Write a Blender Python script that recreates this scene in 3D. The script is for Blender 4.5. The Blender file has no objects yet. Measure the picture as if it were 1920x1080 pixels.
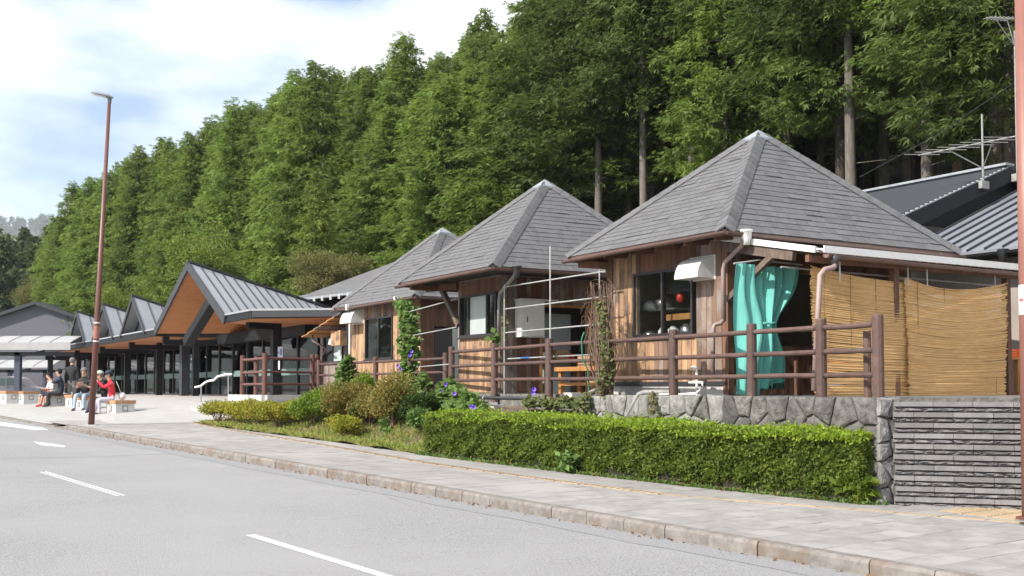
import bpy, math, random
import numpy as np
from mathutils import Vector, Matrix
random.seed(11)
RNG = np.random.default_rng(11)
SC = bpy.context.scene
COL = SC.collection
R = math.radians
# ------------------------------------------------------------------ camera, world, sun, exposure
F, CX, CY, EYE = 2070.0, 960.0, 640.0, 1.7
PITCH = math.atan(87 / 2070)
cam = bpy.data.cameras.new('camera')
cam.sensor_width = 36; cam.lens = 36 * F / 1920; cam.shift_y = (CY - 540) / 1920
cam.clip_start = .1; cam.clip_end = 6000
camo = bpy.data.objects.new('camera', cam); COL.objects.link(camo)
camo.location = (0, 0, EYE); camo.rotation_euler = (R(90) + PITCH, 0, 0)
SC.camera = camo
SUN_EL, SUN_H = R(38), Vector((-.80, -.60, 0)).normalized()      # direction towards the sun
SUN_AZ = math.atan2(SUN_H.x, SUN_H.y)                            # clockwise from +Y
world = bpy.data.worlds.new('World'); SC.world = world; world.use_nodes = True
wn, wl = world.node_tree.nodes, world.node_tree.links
wn.clear()
wo = wn.new('ShaderNodeOutputWorld'); wb = wn.new('ShaderNodeBackground'); sk = wn.new('ShaderNodeTexSky')
sk.sky_type = 'NISHITA'; sk.sun_disc = False; sk.sun_elevation = SUN_EL; sk.sun_rotation = SUN_AZ
sk.air_density = 1.0; sk.dust_density = .6
tc = wn.new('ShaderNodeTexCoord'); mp = wn.new('ShaderNodeMapping'); nz = wn.new('ShaderNodeTexNoise')
mp.inputs['Scale'].default_value = (1, 1, 2.6); mp.inputs['Location'].default_value = (2.35, .4, .55)
nz.inputs['Scale'].default_value = 2.1; nz.inputs['Detail'].default_value = 7; nz.inputs['Roughness'].default_value = .52
cr = wn.new('ShaderNodeValToRGB'); cr.color_ramp.elements[0].position = .42; cr.color_ramp.elements[1].position = .60
cmx = wn.new('ShaderNodeMix'); cmx.data_type = 'RGBA'
cmx.inputs['B'].default_value = (9.2, 9.3, 9.45, 1)
wl.new(tc.outputs['Generated'], mp.inputs['Vector']); wl.new(mp.outputs['Vector'], nz.inputs['Vector'])
wl.new(nz.outputs['Fac'], cr.inputs['Fac']); wl.new(cr.outputs['Color'], cmx.inputs['Factor'])
wl.new(sk.outputs['Color'], cmx.inputs['A']); wl.new(cmx.outputs['Result'], wb.inputs['Color'])
wb.inputs['Strength'].default_value = .1
wl.new(wb.outputs['Background'], wo.inputs['Surface'])
sun = bpy.data.lights.new('sun', 'SUN'); sun.energy = 3.3; sun.angle = R(.6); sun.color = (1, .945, .86)
suno = bpy.data.objects.new('sun', sun); COL.objects.link(suno)
sdir = Vector((SUN_H.x * math.cos(SUN_EL), SUN_H.y * math.cos(SUN_EL), math.sin(SUN_EL)))
suno.rotation_euler = sdir.to_track_quat('Z', 'Y').to_euler()
vs = SC.view_settings
vs.view_transform = 'Standard'; vs.look = 'None'; vs.gamma = 1; vs.use_curve_mapping = False; vs.exposure = 1.02
SC.cycles.max_bounces = 8; SC.cycles.transparent_max_bounces = 16

# ------------------------------------------------------------------ frames
TH = R(31.5); CT, ST = math.cos(TH), math.sin(TH)       # building frame: x to the right-away, y to the left-away
RA = R(37.4); CR, SR = math.cos(RA), math.sin(RA)       # road frame: x across (towards buildings), y along (away, left)
GR = .0215                                              # the road climbs away
ANG = {'b': TH, 'r': RA, 'w': 0.0}
def tow(p, fr='b'):
    a = ANG[fr]; c, s = math.cos(a), math.sin(a)
    return Vector((p[0] * c - p[1] * s, p[0] * s + p[1] * c, p[2]))
def frm(P, fr='b'):
    a = ANG[fr]; c, s = math.cos(a), math.sin(a)
    return Vector((P[0] * c + P[1] * s, -P[0] * s + P[1] * c, P[2]))
def ray(x, y):
    a, b = (x - CX) / F, (CY - y) / F
    return Vector((a, math.cos(PITCH) - b * math.sin(PITCH), math.sin(PITCH) + b * math.cos(PITCH)))
E0 = Vector((0, 0, EYE))
def onx(x, y, xv): d = ray(x, y); return frm(E0 + d * (xv / (d.x * CT + d.y * ST)))
def onyu(x, y, yu): d = ray(x, y); return frm(E0 + d * (yu / (-d.x * ST + d.y * CT)))
def onY(x, y, Y): d = ray(x, y); return E0 + d * (Y / d.y)
def onz(x, y, z): d = ray(x, y); return E0 + d * ((z - EYE) / d.z)
def ong(x, y, h=.13):
    d = ray(x, y); k = d.z - GR * (-SR * d.x + CR * d.y); return E0 + d * ((h - EYE) / k)
def rz(n, s, h=0.): return (n, s, GR * s + h)           # point in road frame

# ------------------------------------------------------------------ mesh building
class MB:
    def __init__(s): s.v = []; s.f = []
    def add(s, vs, fs):
        o = len(s.v); s.v += [tuple(v) for v in vs]; s.f += [tuple(o + i for i in f) for f in fs]; return s
    def box(s, lo, hi):
        x0, y0, z0 = lo; x1, y1, z1 = hi
        return s.add([(x0,y0,z0),(x1,y0,z0),(x1,y1,z0),(x0,y1,z0),(x0,y0,z1),(x1,y0,z1),(x1,y1,z1),(x0,y1,z1)],
                     [(0,3,2,1),(4,5,6,7),(0,1,5,4),(1,2,6,5),(2,3,7,6),(3,0,4,7)])
    def hexa(s, b, t):      # 4 bottom, 4 top points
        return s.add(list(b) + list(t), [(0,3,2,1),(4,5,6,7),(0,1,5,4),(1,2,6,5),(2,3,7,6),(3,0,4,7)])
    def bar(s, a, b, w, h, up=(0,0,1)):   # box beam from a to b
        a, b = Vector(a), Vector(b); d = (b - a).normalized(); x = d.cross(Vector(up))
        if x.length < 1e-4: x = d.cross(Vector((1,0,0)))
        x.normalize(); z = x.cross(d); x *= w / 2; z *= h / 2
        return s.hexa([a-x-z, a+x-z, b+x-z, b-x-z], [a-x+z, a+x+z, b+x+z, b-x+z])
    def tube(s, pts, r, n=8, cap=True):
        pts = [Vector(p) for p in pts]; m = len(pts)
        rs = r if isinstance(r, (list, tuple)) else [r] * m
        rings = []; prev = None
        for i, p in enumerate(pts):
            d = (pts[min(i+1, m-1)] - pts[max(i-1, 0)]).normalized()
            if prev is None:
                x = d.orthogonal().normalized()
                if abs(d.z) < .9: x = d.cross(Vector((0,0,1))).normalized()
            else:
                x = (prev - d * prev.dot(d)).normalized()
            prev = x; y = d.cross(x)
            rings.append([p + (x * math.cos(k*2*math.pi/n) + y * math.sin(k*2*math.pi/n)) * rs[i] for k in range(n)])
        o = len(s.v)
        for ring in rings: s.v += [tuple(q) for q in ring]
        for i in range(m - 1):
            for k in range(n):
                a = o + i*n + k; b = o + i*n + (k+1) % n
                s.f.append((a, b, b + n, a + n))
        if cap:
            s.f.append(tuple(o + k for k in range(n))[::-1]); s.f.append(tuple(o + (m-1)*n + k for k in range(n)))
        return s
    def prism(s, poly, d):     # poly: list of 3D points (planar), extruded by vector d
        n = len(poly); d = Vector(d); o = len(s.v)
        s.v += [tuple(p) for p in poly] + [tuple(Vector(p) + d) for p in poly]
        s.f.append(tuple(o + i for i in range(n))[::-1]); s.f.append(tuple(o + n + i for i in range(n)))
        for i in range(n):
            j = (i + 1) % n; s.f.append((o+i, o+j, o+n+j, o+n+i))
        return s
    def lathe(s, prof, c=(0,0,0), n=16):    # prof list of (r,z)
        o = len(s.v); m = len(prof)
        for r, z in prof:
            for k in range(n):
                a = k*2*math.pi/n; s.v.append((c[0]+r*math.cos(a), c[1]+r*math.sin(a), c[2]+z))
        for i in range(m-1):
            for k in range(n):
                a = o+i*n+k; b = o+i*n+(k+1)%n; s.f.append((a,b,b+n,a+n))
        s.f.append(tuple(o+k for k in range(n))[::-1]); s.f.append(tuple(o+(m-1)*n+k for k in range(n)))
        return s
    def blob(s, c, r, n=10, m=6):
        prof = []
        for i in range(m+1):
            a = -math.pi/2 + math.pi*i/m; prof.append((max(1e-3, math.cos(a)), math.sin(a)))
        o = len(s.v); s.lathe(prof, (0,0,0), n)
        for i in range(o, len(s.v)):
            x, y, z = s.v[i]; s.v[i] = (c[0]+x*r[0], c[1]+y*r[1], c[2]+z*r[2])
        return s
    def grid(s, fn, nu, nv):
        o = len(s.v)
        for i in range(nu+1):
            for j in range(nv+1): s.v.append(tuple(fn(i/nu, j/nv)))
        for i in range(nu):
            for j in range(nv):
                a = o+i*(nv+1)+j; s.f.append((a, a+nv+1, a+nv+2, a+1))
        return s

ORG = {}
def link(o): COL.objects.link(o); return o
def tag(o, label, cat, group=None):
    o['label'] = label; o['category'] = cat
    if group: o['group'] = group
    return o
def thing(name, label, cat, org=(0,0,0), fr='b', group=None):
    o = link(bpy.data.objects.new(name, None)); o.empty_display_size = .2
    o.location = tow(org, fr); o.rotation_euler.z = ANG[fr]
    ORG[o.name] = Vector(org); tag(o, label, cat, group); return o
def mesh(name, mb, mat, smooth=False):
    me = bpy.data.meshes.new(name); me.from_pydata(mb.v, [], mb.f); me.update()
    for m in (mat if isinstance(mat, (list, tuple)) else [mat]): me.materials.append(m)
    if smooth: me.polygons.foreach_set('use_smooth', [True] * len(me.polygons))
    return me
def part(name, mb, mat, parent, smooth=False, kind=None):
    org = ORG[parent.name]
    mb.v = [(v[0]-org.x, v[1]-org.y, v[2]-org.z) for v in mb.v]
    o = link(bpy.data.objects.new(name, mesh(name, mb, mat, smooth))); o.parent = parent
    ORG[o.name] = org
    if kind: o['kind'] = kind
    return o
def solo(name, mb, mat, label, cat, org, fr='b', group=None, smooth=False):
    mb.v = [(v[0]-org[0], v[1]-org[1], v[2]-org[2]) for v in mb.v]
    o = link(bpy.data.objects.new(name, mesh(name, mb, mat, smooth)))
    o.location = tow(org, fr); o.rotation_euler.z = ANG[fr]; ORG[o.name] = Vector(org)
    return tag(o, label, cat, group)
def struct(name, mb, mat, fr='w', smooth=False, kind='structure', label=None):
    o = link(bpy.data.objects.new(name, mesh(name, mb, mat, smooth)))
    o.rotation_euler.z = ANG[fr]; o['kind'] = kind; ORG[o.name] = Vector((0,0,0))
    if label: o['label'] = label
    return o

# ------------------------------------------------------------------ materials
def nt(name):
    m = bpy.data.materials.new(name); m.use_nodes = True
    return m, m.node_tree.nodes, m.node_tree.links, m.node_tree.nodes['Principled BSDF']
def C4(c): return (c[0], c[1], c[2], 1)
def mat(name, c1, rough=.6, c2=None, sc=4., st=(1,1,1), lo=.35, hi=.65, bump=0., bsc=None, bst=None, metal=0., rnd=0., spec=.5, det=6., c3=None, sc3=1., lo3=.5, hi3=.62, geo=False):
    m, n, l, b = nt(name)
    b.inputs['Roughness'].default_value = rough; b.inputs['Metallic'].default_value = metal
    b.inputs['Specular IOR Level'].default_value = spec
    src = n.new('ShaderNodeNewGeometry').outputs['Position'] if geo else n.new('ShaderNodeTexCoord').outputs['Object']
    oi = None
    if rnd and not geo:
        oi = n.new('ShaderNodeObjectInfo'); ad = n.new('ShaderNodeVectorMath'); ad.operation = 'MULTIPLY_ADD'
        l.new(oi.outputs['Random'], ad.inputs[0]); ad.inputs[1].default_value = (37, 53, 29); l.new(src, ad.inputs[2]); src = ad.outputs[0]
    def noise(scale, stretch, detail=6.):
        mp_ = n.new('ShaderNodeMapping'); mp_.inputs['Scale'].default_value = stretch
        t = n.new('ShaderNodeTexNoise'); t.inputs['Scale'].default_value = scale; t.inputs['Detail'].default_value = detail
        t.inputs['Roughness'].default_value = .62
        l.new(src, mp_.inputs['Vector']); l.new(mp_.outputs['Vector'], t.inputs['Vector']); return t.outputs['Fac']
    def mix(a, bcol, fac):
        mx = n.new('ShaderNodeMix'); mx.data_type = 'RGBA'
        if isinstance(a, tuple): mx.inputs['A'].default_value = C4(a)
        else: l.new(a, mx.inputs['A'])
        mx.inputs['B'].default_value = C4(bcol); l.new(fac, mx.inputs['Factor']); return mx.outputs['Result']
    def ramp(f, lo_, hi_):
        r_ = n.new('ShaderNodeMapRange'); r_.inputs['From Min'].default_value = lo_; r_.inputs['From Max'].default_value = hi_
        r_.clamp = True; l.new(f, r_.inputs['Value']); return r_.outputs['Result']
    col = tuple(c1)
    if c2: col = mix(col, c2, ramp(noise(sc, st, det), lo, hi))
    if c3: col = mix(col, c3, ramp(noise(sc3, (1,1,1)), lo3, hi3))
    if rnd:
        if oi is None: oi = n.new('ShaderNodeObjectInfo')
        h = n.new('ShaderNodeHueSaturation'); r_ = n.new('ShaderNodeMapRange')
        r_.inputs['To Min'].default_value = 1 - rnd; r_.inputs['To Max'].default_value = 1 + rnd
        l.new(oi.outputs['Random'], r_.inputs['Value']); l.new(r_.outputs['Result'], h.inputs['Value'])
        if isinstance(col, tuple): h.inputs['Color'].default_value = C4(col)
        else: l.new(col, h.inputs['Color'])
        col = h.outputs['Color']
    if isinstance(col, tuple): b.inputs['Base Color'].default_value = C4(col)
    else: l.new(col, b.inputs['Base Color'])
    if bump:
        bp = n.new('ShaderNodeBump'); bp.inputs['Strength'].default_value = min(1, bump); bp.inputs['Distance'].default_value = .01 * max(1, bump)
        l.new(noise(bsc or sc * 4, bst or st), bp.inputs['Height']); l.new(bp.outputs['Normal'], b.inputs['Normal'])
    return m
def leafmat(name, c1, c2, trans=.35, sc=1.2, rnd=.15, rough=.55, c3=None, lo=.4, hi=.6):
    m, n, l, b = nt(name)
    b.inputs['Roughness'].default_value = rough; b.inputs['Specular IOR Level'].default_value = .25
    g = n.new('ShaderNodeNewGeometry'); t = n.new('ShaderNodeTexNoise'); t.inputs['Scale'].default_value = sc; t.inputs['Detail'].default_value = 4
    l.new(g.outputs['Position'], t.inputs['Vector'])
    r_ = n.new('ShaderNodeMapRange'); r_.inputs['From Min'].default_value = lo; r_.inputs['From Max'].default_value = hi; l.new(t.outputs['Fac'], r_.inputs['Value'])
    mx = n.new('ShaderNodeMix'); mx.data_type = 'RGBA'; mx.inputs['A'].default_value = C4(c1); mx.inputs['B'].default_value = C4(c2)
    l.new(r_.outputs['Result'], mx.inputs['Factor'])
    # one tint per leaf (mesh island)
    h = n.new('ShaderNodeHueSaturation'); ra = n.new('ShaderNodeMapRange'); ra.inputs['To Min'].default_value = .72; ra.inputs['To Max'].default_value = 1.3
    l.new(g.outputs['Random Per Island'], ra.inputs['Value']); l.new(ra.outputs['Result'], h.inputs['Value']); l.new(mx.outputs['Result'], h.inputs['Color'])
    oi = n.new('ShaderNodeObjectInfo'); h2 = n.new('ShaderNodeHueSaturation')
    rb = n.new('ShaderNodeMapRange'); rb.inputs['To Min'].default_value = 1 - rnd; rb.inputs['To Max'].default_value = 1 + rnd
    rc = n.new('ShaderNodeMapRange'); rc.inputs['To Min'].default_value = .5 - rnd * .035; rc.inputs['To Max'].default_value = .5 + rnd * .035
    l.new(oi.outputs['Random'], rb.inputs['Value']); l.new(rb.outputs['Result'], h2.inputs['Value'])
    l.new(oi.outputs['Random'], rc.inputs['Value']); l.new(rc.outputs['Result'], h2.inputs['Hue'])
    l.new(h.outputs['Color'], h2.inputs['Color'])
    l.new(h2.outputs['Color'], b.inputs['Base Color'])
    tr = n.new('ShaderNodeBsdfTranslucent'); l.new(h2.outputs['Color'], tr.inputs['Color'])
    ms = n.new('ShaderNodeMixShader'); ms.inputs['Fac'].default_value = trans
    l.new(b.outputs['BSDF'], ms.inputs[1]); l.new(tr.outputs['BSDF'], ms.inputs[2])
    l.new(ms.outputs['Shader'], n['Material Output'].inputs['Surface'])
    return m
def glassmat(name, tint=(.75,.8,.8), base=.06):
    m, n, l, b = nt(name); n.remove(b)
    t = n.new('ShaderNodeBsdfTransparent'); t.inputs['Color'].default_value = C4(tint)
    g = n.new('ShaderNodeBsdfGlossy'); g.inputs['Roughness'].default_value = .02
    fr = n.new('ShaderNodeLayerWeight'); pw_ = n.new('ShaderNodeMath'); pw_.operation = 'POWER'; pw_.inputs[1].default_value = 5
    l.new(fr.outputs['Facing'], pw_.inputs[0])
    ad = n.new('ShaderNodeMath'); ad.operation = 'MULTIPLY_ADD'; ad.inputs[1].default_value = .9; ad.inputs[2].default_value = .04 + base; l.new(pw_.outputs[0], ad.inputs[0])
    ms = n.new('ShaderNodeMixShader'); l.new(ad.outputs[0], ms.inputs['Fac'])
    l.new(t.outputs[0], ms.inputs[1]); l.new(g.outputs[0], ms.inputs[2]); l.new(ms.outputs[0], n['Material Output'].inputs['Surface'])
    return m
M = {}
M['soil'] = mat('soil', (.16,.12,.08), .95, (.10,.075,.05), 3, bump=.6, bsc=30)
M['forest_floor'] = mat('forest_floor', (.045,.035,.022), .95, (.07,.055,.03), 1.2, bump=.5, bsc=8)
M['asphalt'] = mat('asphalt', (.305,.30,.298), .9, (.16,.158,.158), 52, lo=.44, hi=.66, bump=1.0, bsc=70, c3=(.30,.294,.292), sc3=.35, lo3=.4, hi3=.7, det=4)
M['asphalt_patch'] = mat('asphalt_patch', (.29,.286,.288), .9, (.19,.188,.19), 62, lo=.42, hi=.64, bump=1.0, bsc=70, det=4)
M['paint'] = mat('road_paint', (.66,.66,.64), .7, (.30,.295,.293), 38, lo=.50, hi=.62)
M['slab'] = mat('paving_slab', (.295,.28,.264), .85, (.235,.222,.21), 5, rnd=.07, bump=.2, bsc=90, c3=(.33,.31,.292), sc3=1.2)
M['slab_far'] = mat('paving_far', (.305,.288,.272), .85, (.245,.23,.218), 4, st=(1,.25,1), c3=(.34,.318,.30), sc3=.6)
M['kerb'] = mat('kerb_concrete', (.225,.205,.187), .9, (.135,.122,.112), 9, lo=.42, hi=.68, rnd=.07, bump=.4, bsc=70, c3=(.17,.13,.10), sc3=3, lo3=.5, hi3=.64)
M['tactile'] = mat('tactile_tile', (.40,.295,.18), .85, (.34,.265,.18), 12, rnd=.12, bump=.3, bsc=60)
M['plaza'] = mat('plaza_concrete', (.40,.385,.365), .85, (.34,.328,.31), 2.5, bump=.15, bsc=60)
M['concrete'] = mat('concrete', (.50,.49,.46), .85, (.36,.35,.33), 5, bump=.25, bsc=50)
M['white_concrete'] = mat('white_concrete', (.62,.61,.59), .8, (.50,.49,.47), 4, bump=.2, bsc=50)
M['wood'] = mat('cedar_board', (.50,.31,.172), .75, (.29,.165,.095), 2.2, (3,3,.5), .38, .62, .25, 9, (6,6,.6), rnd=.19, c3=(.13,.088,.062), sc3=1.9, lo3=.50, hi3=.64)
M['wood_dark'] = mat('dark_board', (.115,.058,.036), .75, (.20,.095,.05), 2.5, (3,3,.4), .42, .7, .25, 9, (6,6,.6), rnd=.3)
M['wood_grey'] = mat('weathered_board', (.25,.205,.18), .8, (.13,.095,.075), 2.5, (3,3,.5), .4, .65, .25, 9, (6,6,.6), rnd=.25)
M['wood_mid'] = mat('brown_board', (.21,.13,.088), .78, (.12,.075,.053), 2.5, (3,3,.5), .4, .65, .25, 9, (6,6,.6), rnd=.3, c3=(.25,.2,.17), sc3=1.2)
M['beam'] = mat('weathered_beam', (.17,.125,.095), .8, (.09,.062,.048), 4, (4,4,1), bump=.3)
M['timber'] = mat('orange_timber', (.46,.215,.065), .6, (.33,.145,.045), 3, (4,4,.6))
M['shingle'] = mat('asphalt_shingle', (.136,.135,.138), .93, (.095,.094,.096), 1.3, (5,5,.6), .45, .72, rnd=.10, bump=.5, bsc=160, c3=(.088,.086,.087), sc3=1.1, lo3=.56, hi3=.72)
M['shingle_plain'] = mat('asphalt_shingle_far', (.136,.135,.138), .93, (.095,.094,.096), 1.3, (5,5,.6), .45, .72, bump=.5, bsc=120, c3=(.088,.086,.087), sc3=.9, lo3=.56, hi3=.72)
M['roof_under'] = mat('roof_under', (.05,.042,.038), .9)
M['zinc'] = mat('zinc_cap', (.42,.44,.46), .42, (.34,.36,.38), 6, metal=.5)
M['gutter'] = mat('gutter_brown', (.155,.09,.075), .5, (.115,.07,.06), 5, bump=.05)
M['pipe_mauve'] = mat('downpipe_mauve', (.33,.235,.21), .5, (.26,.185,.17), 5)
M['pipe_brown'] = mat('pipe_brown', (.20,.12,.105), .5, (.15,.095,.085), 5)
M['pipe_grey'] = mat('pipe_grey', (.32,.315,.30), .6, (.22,.215,.2), 6)
M['galv'] = mat('galvanised', (.55,.55,.54), .45, (.42,.42,.41), 12, metal=.4)
M['black_pipe'] = mat('black_conduit', (.03,.03,.033), .5)
M['white'] = mat('white_paint', (.74,.73,.71), .55, (.66,.65,.62), 4)
M['ivory'] = mat('ivory_steel', (.66,.64,.59), .45, (.58,.56,.51), 3)
M['hood'] = mat('hood_steel', (.72,.70,.67), .4, (.62,.60,.57), 5)
M['frame'] = mat('black_frame', (.025,.022,.022), .45)
M['bronze'] = mat('dark_bronze', (.045,.04,.04), .45)
M['glass'] = glassmat('window_glass', (.86,.88,.88), .01)
M['glass_main'] = glassmat('shop_glass', (.45,.5,.5), .03)
M['frost'] = mat('frosted_pane', (.42,.47,.45), .35, (.37,.42,.41), 2)
M['glass_reflection'] = mat('painted_reflection', (.14,.22,.21), .5)  # teal band reflected in the hall glass, painted as a strip on each pane
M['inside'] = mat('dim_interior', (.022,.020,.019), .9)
M['inside_lt'] = mat('interior_wall', (.34,.30,.26), .9, (.26,.23,.2), 2)
M['fence'] = mat('fence_brown', (.108,.060,.048), .66, (.075,.044,.037), 7, (1,1,1), .35, .65, .35, 45, rnd=.12, c3=(.15,.095,.078), sc3=3, lo3=.55, hi3=.75)
M['fence_red'] = mat('fence_redbrown', (.16,.062,.045), .62, (.11,.05,.04), 7, bump=.3, bsc=45, rnd=.1)
M['stone'] = mat('wall_stone', (.175,.165,.152), .9, (.085,.08,.073), 9, lo=.38, hi=.62, rnd=.22, bump=2.5, bsc=16, c3=(.075,.07,.066), sc3=2.2, lo3=.5, hi3=.66)
M['stone_pale'] = mat('wall_stone_pale', (.27,.262,.248), .9, (.15,.144,.136), 9, lo=.38, hi=.64, rnd=.16, bump=1.0, bsc=22, c3=(.14,.133,.125), sc3=2.4, lo3=.52, hi3=.68)
M['mortar'] = mat('mortar', (.07,.066,.06), .95, (.13,.12,.11), 8)
M['block'] = mat('split_block', (.205,.196,.196), .9, (.145,.139,.139), 8, rnd=.16, bump=1.0, bsc=40, c3=(.165,.152,.146), sc3=1.6, lo3=.5, hi3=.64)
M['brickold'] = mat('old_brick', (.14,.095,.075), .9, (.09,.065,.055), 9, rnd=.2, bump=.6, bsc=40)
M['reed'] = mat('reed', (.74,.49,.235), .65, (.60,.38,.16), 5, (1,1,9), rnd=.1)
M['curtain'] = mat('teal_cloth', (.15,.46,.405), .88, (.10,.375,.33), 2.2, (2,2,.35), bump=1.0, bsc=9, bst=(3,3,.5))
M['metal_roof'] = mat('seam_metal', (.36,.37,.39), .45, (.32,.33,.35), 2, metal=.2, rnd=.04)
M['metal_dark'] = mat('dark_metal', (.016,.017,.019), .6, spec=.2)
M['metal_grey'] = mat('grey_metal', (.045,.048,.055), .55, spec=.3)
M['soffit'] = mat('orange_soffit', (.50,.19,.055), .6, (.42,.15,.045), 2, (1,1,6))
M['lamp_pole'] = mat('lamp_redbrown', (.15,.056,.043), .45, (.12,.047,.037), 3)
M['pole_lit'] = mat('pole_redbrown_lit', (.27,.12,.09), .5, (.23,.10,.078), 3)  # lighter than the lamp pole: sunlight on this pole is put into its colour
M['lamp_grey'] = mat('lamp_grey', (.20,.205,.21), .4)
M['lens'] = mat('lamp_lens', (.75,.76,.76), .3)
M['bench_wood'] = mat('bench_wood', (.42,.235,.12), .6, (.34,.18,.09), 4, (5,.6,1), rnd=.08)
M['polycarb'] = mat('polycarbonate', (.40,.39,.385), .4, (.35,.34,.335), 2)
M['far_wall'] = mat('far_cladding', (.115,.115,.135), .6, (.10,.10,.12), 3, (8,8,.3))
M['orange'] = mat('orange_plastic', (.85,.16,.02), .4)
M['blue'] = mat('blue_plastic', (.03,.12,.35), .4)
M['red'] = mat('red_plastic', (.55,.03,.02), .4)
M['card'] = mat('cardboard', (.38,.23,.12), .8, (.32,.19,.10), 4)
M['green_hose'] = mat('green_hose', (.03,.16,.09), .4)
M['steel'] = mat('stainless', (.5,.5,.5), .3, metal=.9)
M['sign_paper'] = mat('poster_white', (.72,.73,.75), .5)
M['sign_blue'] = mat('poster_blue', (.10,.28,.62), .5)
M['sign_red'] = mat('poster_red', (.55,.10,.12), .5)
M['bark'] = mat('pale_bark', (.19,.165,.14), .95, (.10,.085,.07), 6, (3,3,.4), bump=.8, bsc=14, bst=(3,3,.5), rnd=.2)
M['bark_dark'] = mat('dark_bark', (.075,.06,.05), .95, (.05,.04,.035), 6, (3,3,.4), rnd=.2)
M['twig'] = mat('dry_twig', (.20,.13,.09), .9, (.13,.085,.06), 8)
M['cy'] = leafmat('cypress_green', (.19,.262,.050), (.132,.195,.041), .46, .5, .18)
M['cy_shaded'] = leafmat('cypress_shaded', (.118,.162,.036), (.082,.120,.030), .42, .5, .18)  # right-hand trees: their shaded look is put into a darker leaf colour
M['broad'] = leafmat('broadleaf_pale', (.20,.245,.045), (.15,.20,.04), .45, .8, .12)
M['broad_dry'] = leafmat('broadleaf_dry', (.19,.18,.065), (.15,.155,.05), .45, 1.0, .12)
M['hedge'] = leafmat('hedge_leaf', (.185,.245,.042), (.125,.18,.033), .45, 5, .05)
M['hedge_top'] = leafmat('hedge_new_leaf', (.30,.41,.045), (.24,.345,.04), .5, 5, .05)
M['azalea_y'] = leafmat('yellow_azalea', (.38,.34,.04), (.25,.27,.035), .4, 4, .1)
M['azalea_b'] = leafmat('olive_azalea', (.26,.20,.055), (.19,.18,.045), .4, 6, .1)
M['azalea_g'] = leafmat('green_azalea', (.20,.28,.03), (.12,.19,.028), .4, 5, .1)
M['dark_shrub_leaf'] = leafmat('dark_shrub', (.05,.09,.018), (.035,.065,.015), .3, 5, .1)  # a darker green leaf than the azaleas
M['vine'] = leafmat('vine_leaf', (.15,.24,.06), (.11,.185,.045), .35, 5, .05)
M['ivy'] = leafmat('ivy_leaf', (.12,.15,.05), (.15,.16,.06), .35, 6, .05)
M['grass'] = leafmat('grass_blade', (.24,.31,.06), (.34,.33,.10), .4, 2, .05)
M['litter'] = leafmat('dry_leaf', (.28,.12,.05), (.20,.11,.05), .2, 8, .05)
M['far_cy'] = leafmat('far_conifer', (.13,.18,.06), (.095,.145,.05), .35, .15, .15)
M['petal'] = mat('violet_petal', (.20,.10,.62), .6, (.27,.14,.66), 20)
#END_HELPERS
# ------------------------------------------------------------------ ground, road, pavement
def front(yu):                       # front line of the forest (building frame x)
    if yu < 20: return 30.
    return 30. - (min(yu, 140) - 20) / 97 * 11.
def zg(xv, yu):
    P = tow((xv, yu, 0)); s = -SR * P.x + CR * P.y
    z = GR * max(-60, min(55, s)) - .09
    d = xv - (front(yu) - 6)
    if d > 0: z = max(z, 1.45) + min(d, 90) * .42 + .25 * math.sin(xv * .7) * math.sin(yu * .6)
    if yu > 140: z -= 0
    return z
g = MB()
xs = [-2400,-900,-300,-120,-60,-30,-14,-6,0,4,8,12,16,18] + list(range(20, 60, 2)) + [64,70,80,95,115,150,260,600,1500,2600]
ys = [-60,-45,-30] + list(range(-16, 150, 4)) + [160,180,220,320,600,1400,2600]
for x in xs:
    for y in ys:
        P = tow((x, y, zg(x, y))); g.v.append(tuple(P))
ny = len(ys)
for i in range(len(xs)-1):
    for j in range(ny-1):
        a = i*ny+j; g.f.append((a, a+ny, a+ny+1, a+1))
struct('ground', g, M['forest_floor'])
rd = MB()
SS = [-60,-20,0] + list(range(4, 56, 4)) + [55, 140]
for s in SS: rd.v += [(-30, s, GR*min(55, s)), (8.07, s, GR*min(55, s))]
for i in range(len(SS)-1): rd.f.append((2*i, 2*i+1, 2*i+3, 2*i+2))
road = struct('road', rd, M['asphalt'], 'r')
def mark(pts, name='lane_marking'):
    mb = MB(); mb.add([rz(p[0], p[1], .004) for p in pts], [tuple(range(len(pts)))]); return part(name, mb, M['paint'], road)
for s0, s1 in ((6.4,10.43),(14.38,18.14),(22.2,26.0),(30.0,33.6)):
    for o in ((-.055,) if s0 < 7 else (-.06, .015)):
        k = .105 if s0 < 7 else .042
        mark([(4.68+o, s0+random.uniform(-.03,.03)), (4.68+o+k, s0), (4.68+o+k, s1), (4.68+o, s1+random.uniform(-.04,.04))])
def rpx(x, y): 
    P = frm(ong(x, y, 0), 'r'); return (P.x, P.y)
mark([rpx(-60,783), rpx(-60,790), rpx(60,806), rpx(92,806.5), rpx(80,802.5)])
mark([rpx(62,828), rpx(76,835), rpx(120,839), rpx(124,836.5), rpx(104,833)])
gs = MB(); q_s = [-20] + [2+.5*i for i in range(60)]
for s in q_s: w = 7.62+.03*math.sin(s*2.1)+.02*math.sin(s*5.3); gs.v += [rz(w, s, .0035), rz(8.058, s, .0035)]
for i in range(len(q_s)-1): gs.f.append((2*i, 2*i+1, 2*i+3, 2*i+2))
part('gutter_strip', gs, M['asphalt_patch'], road)
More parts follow.
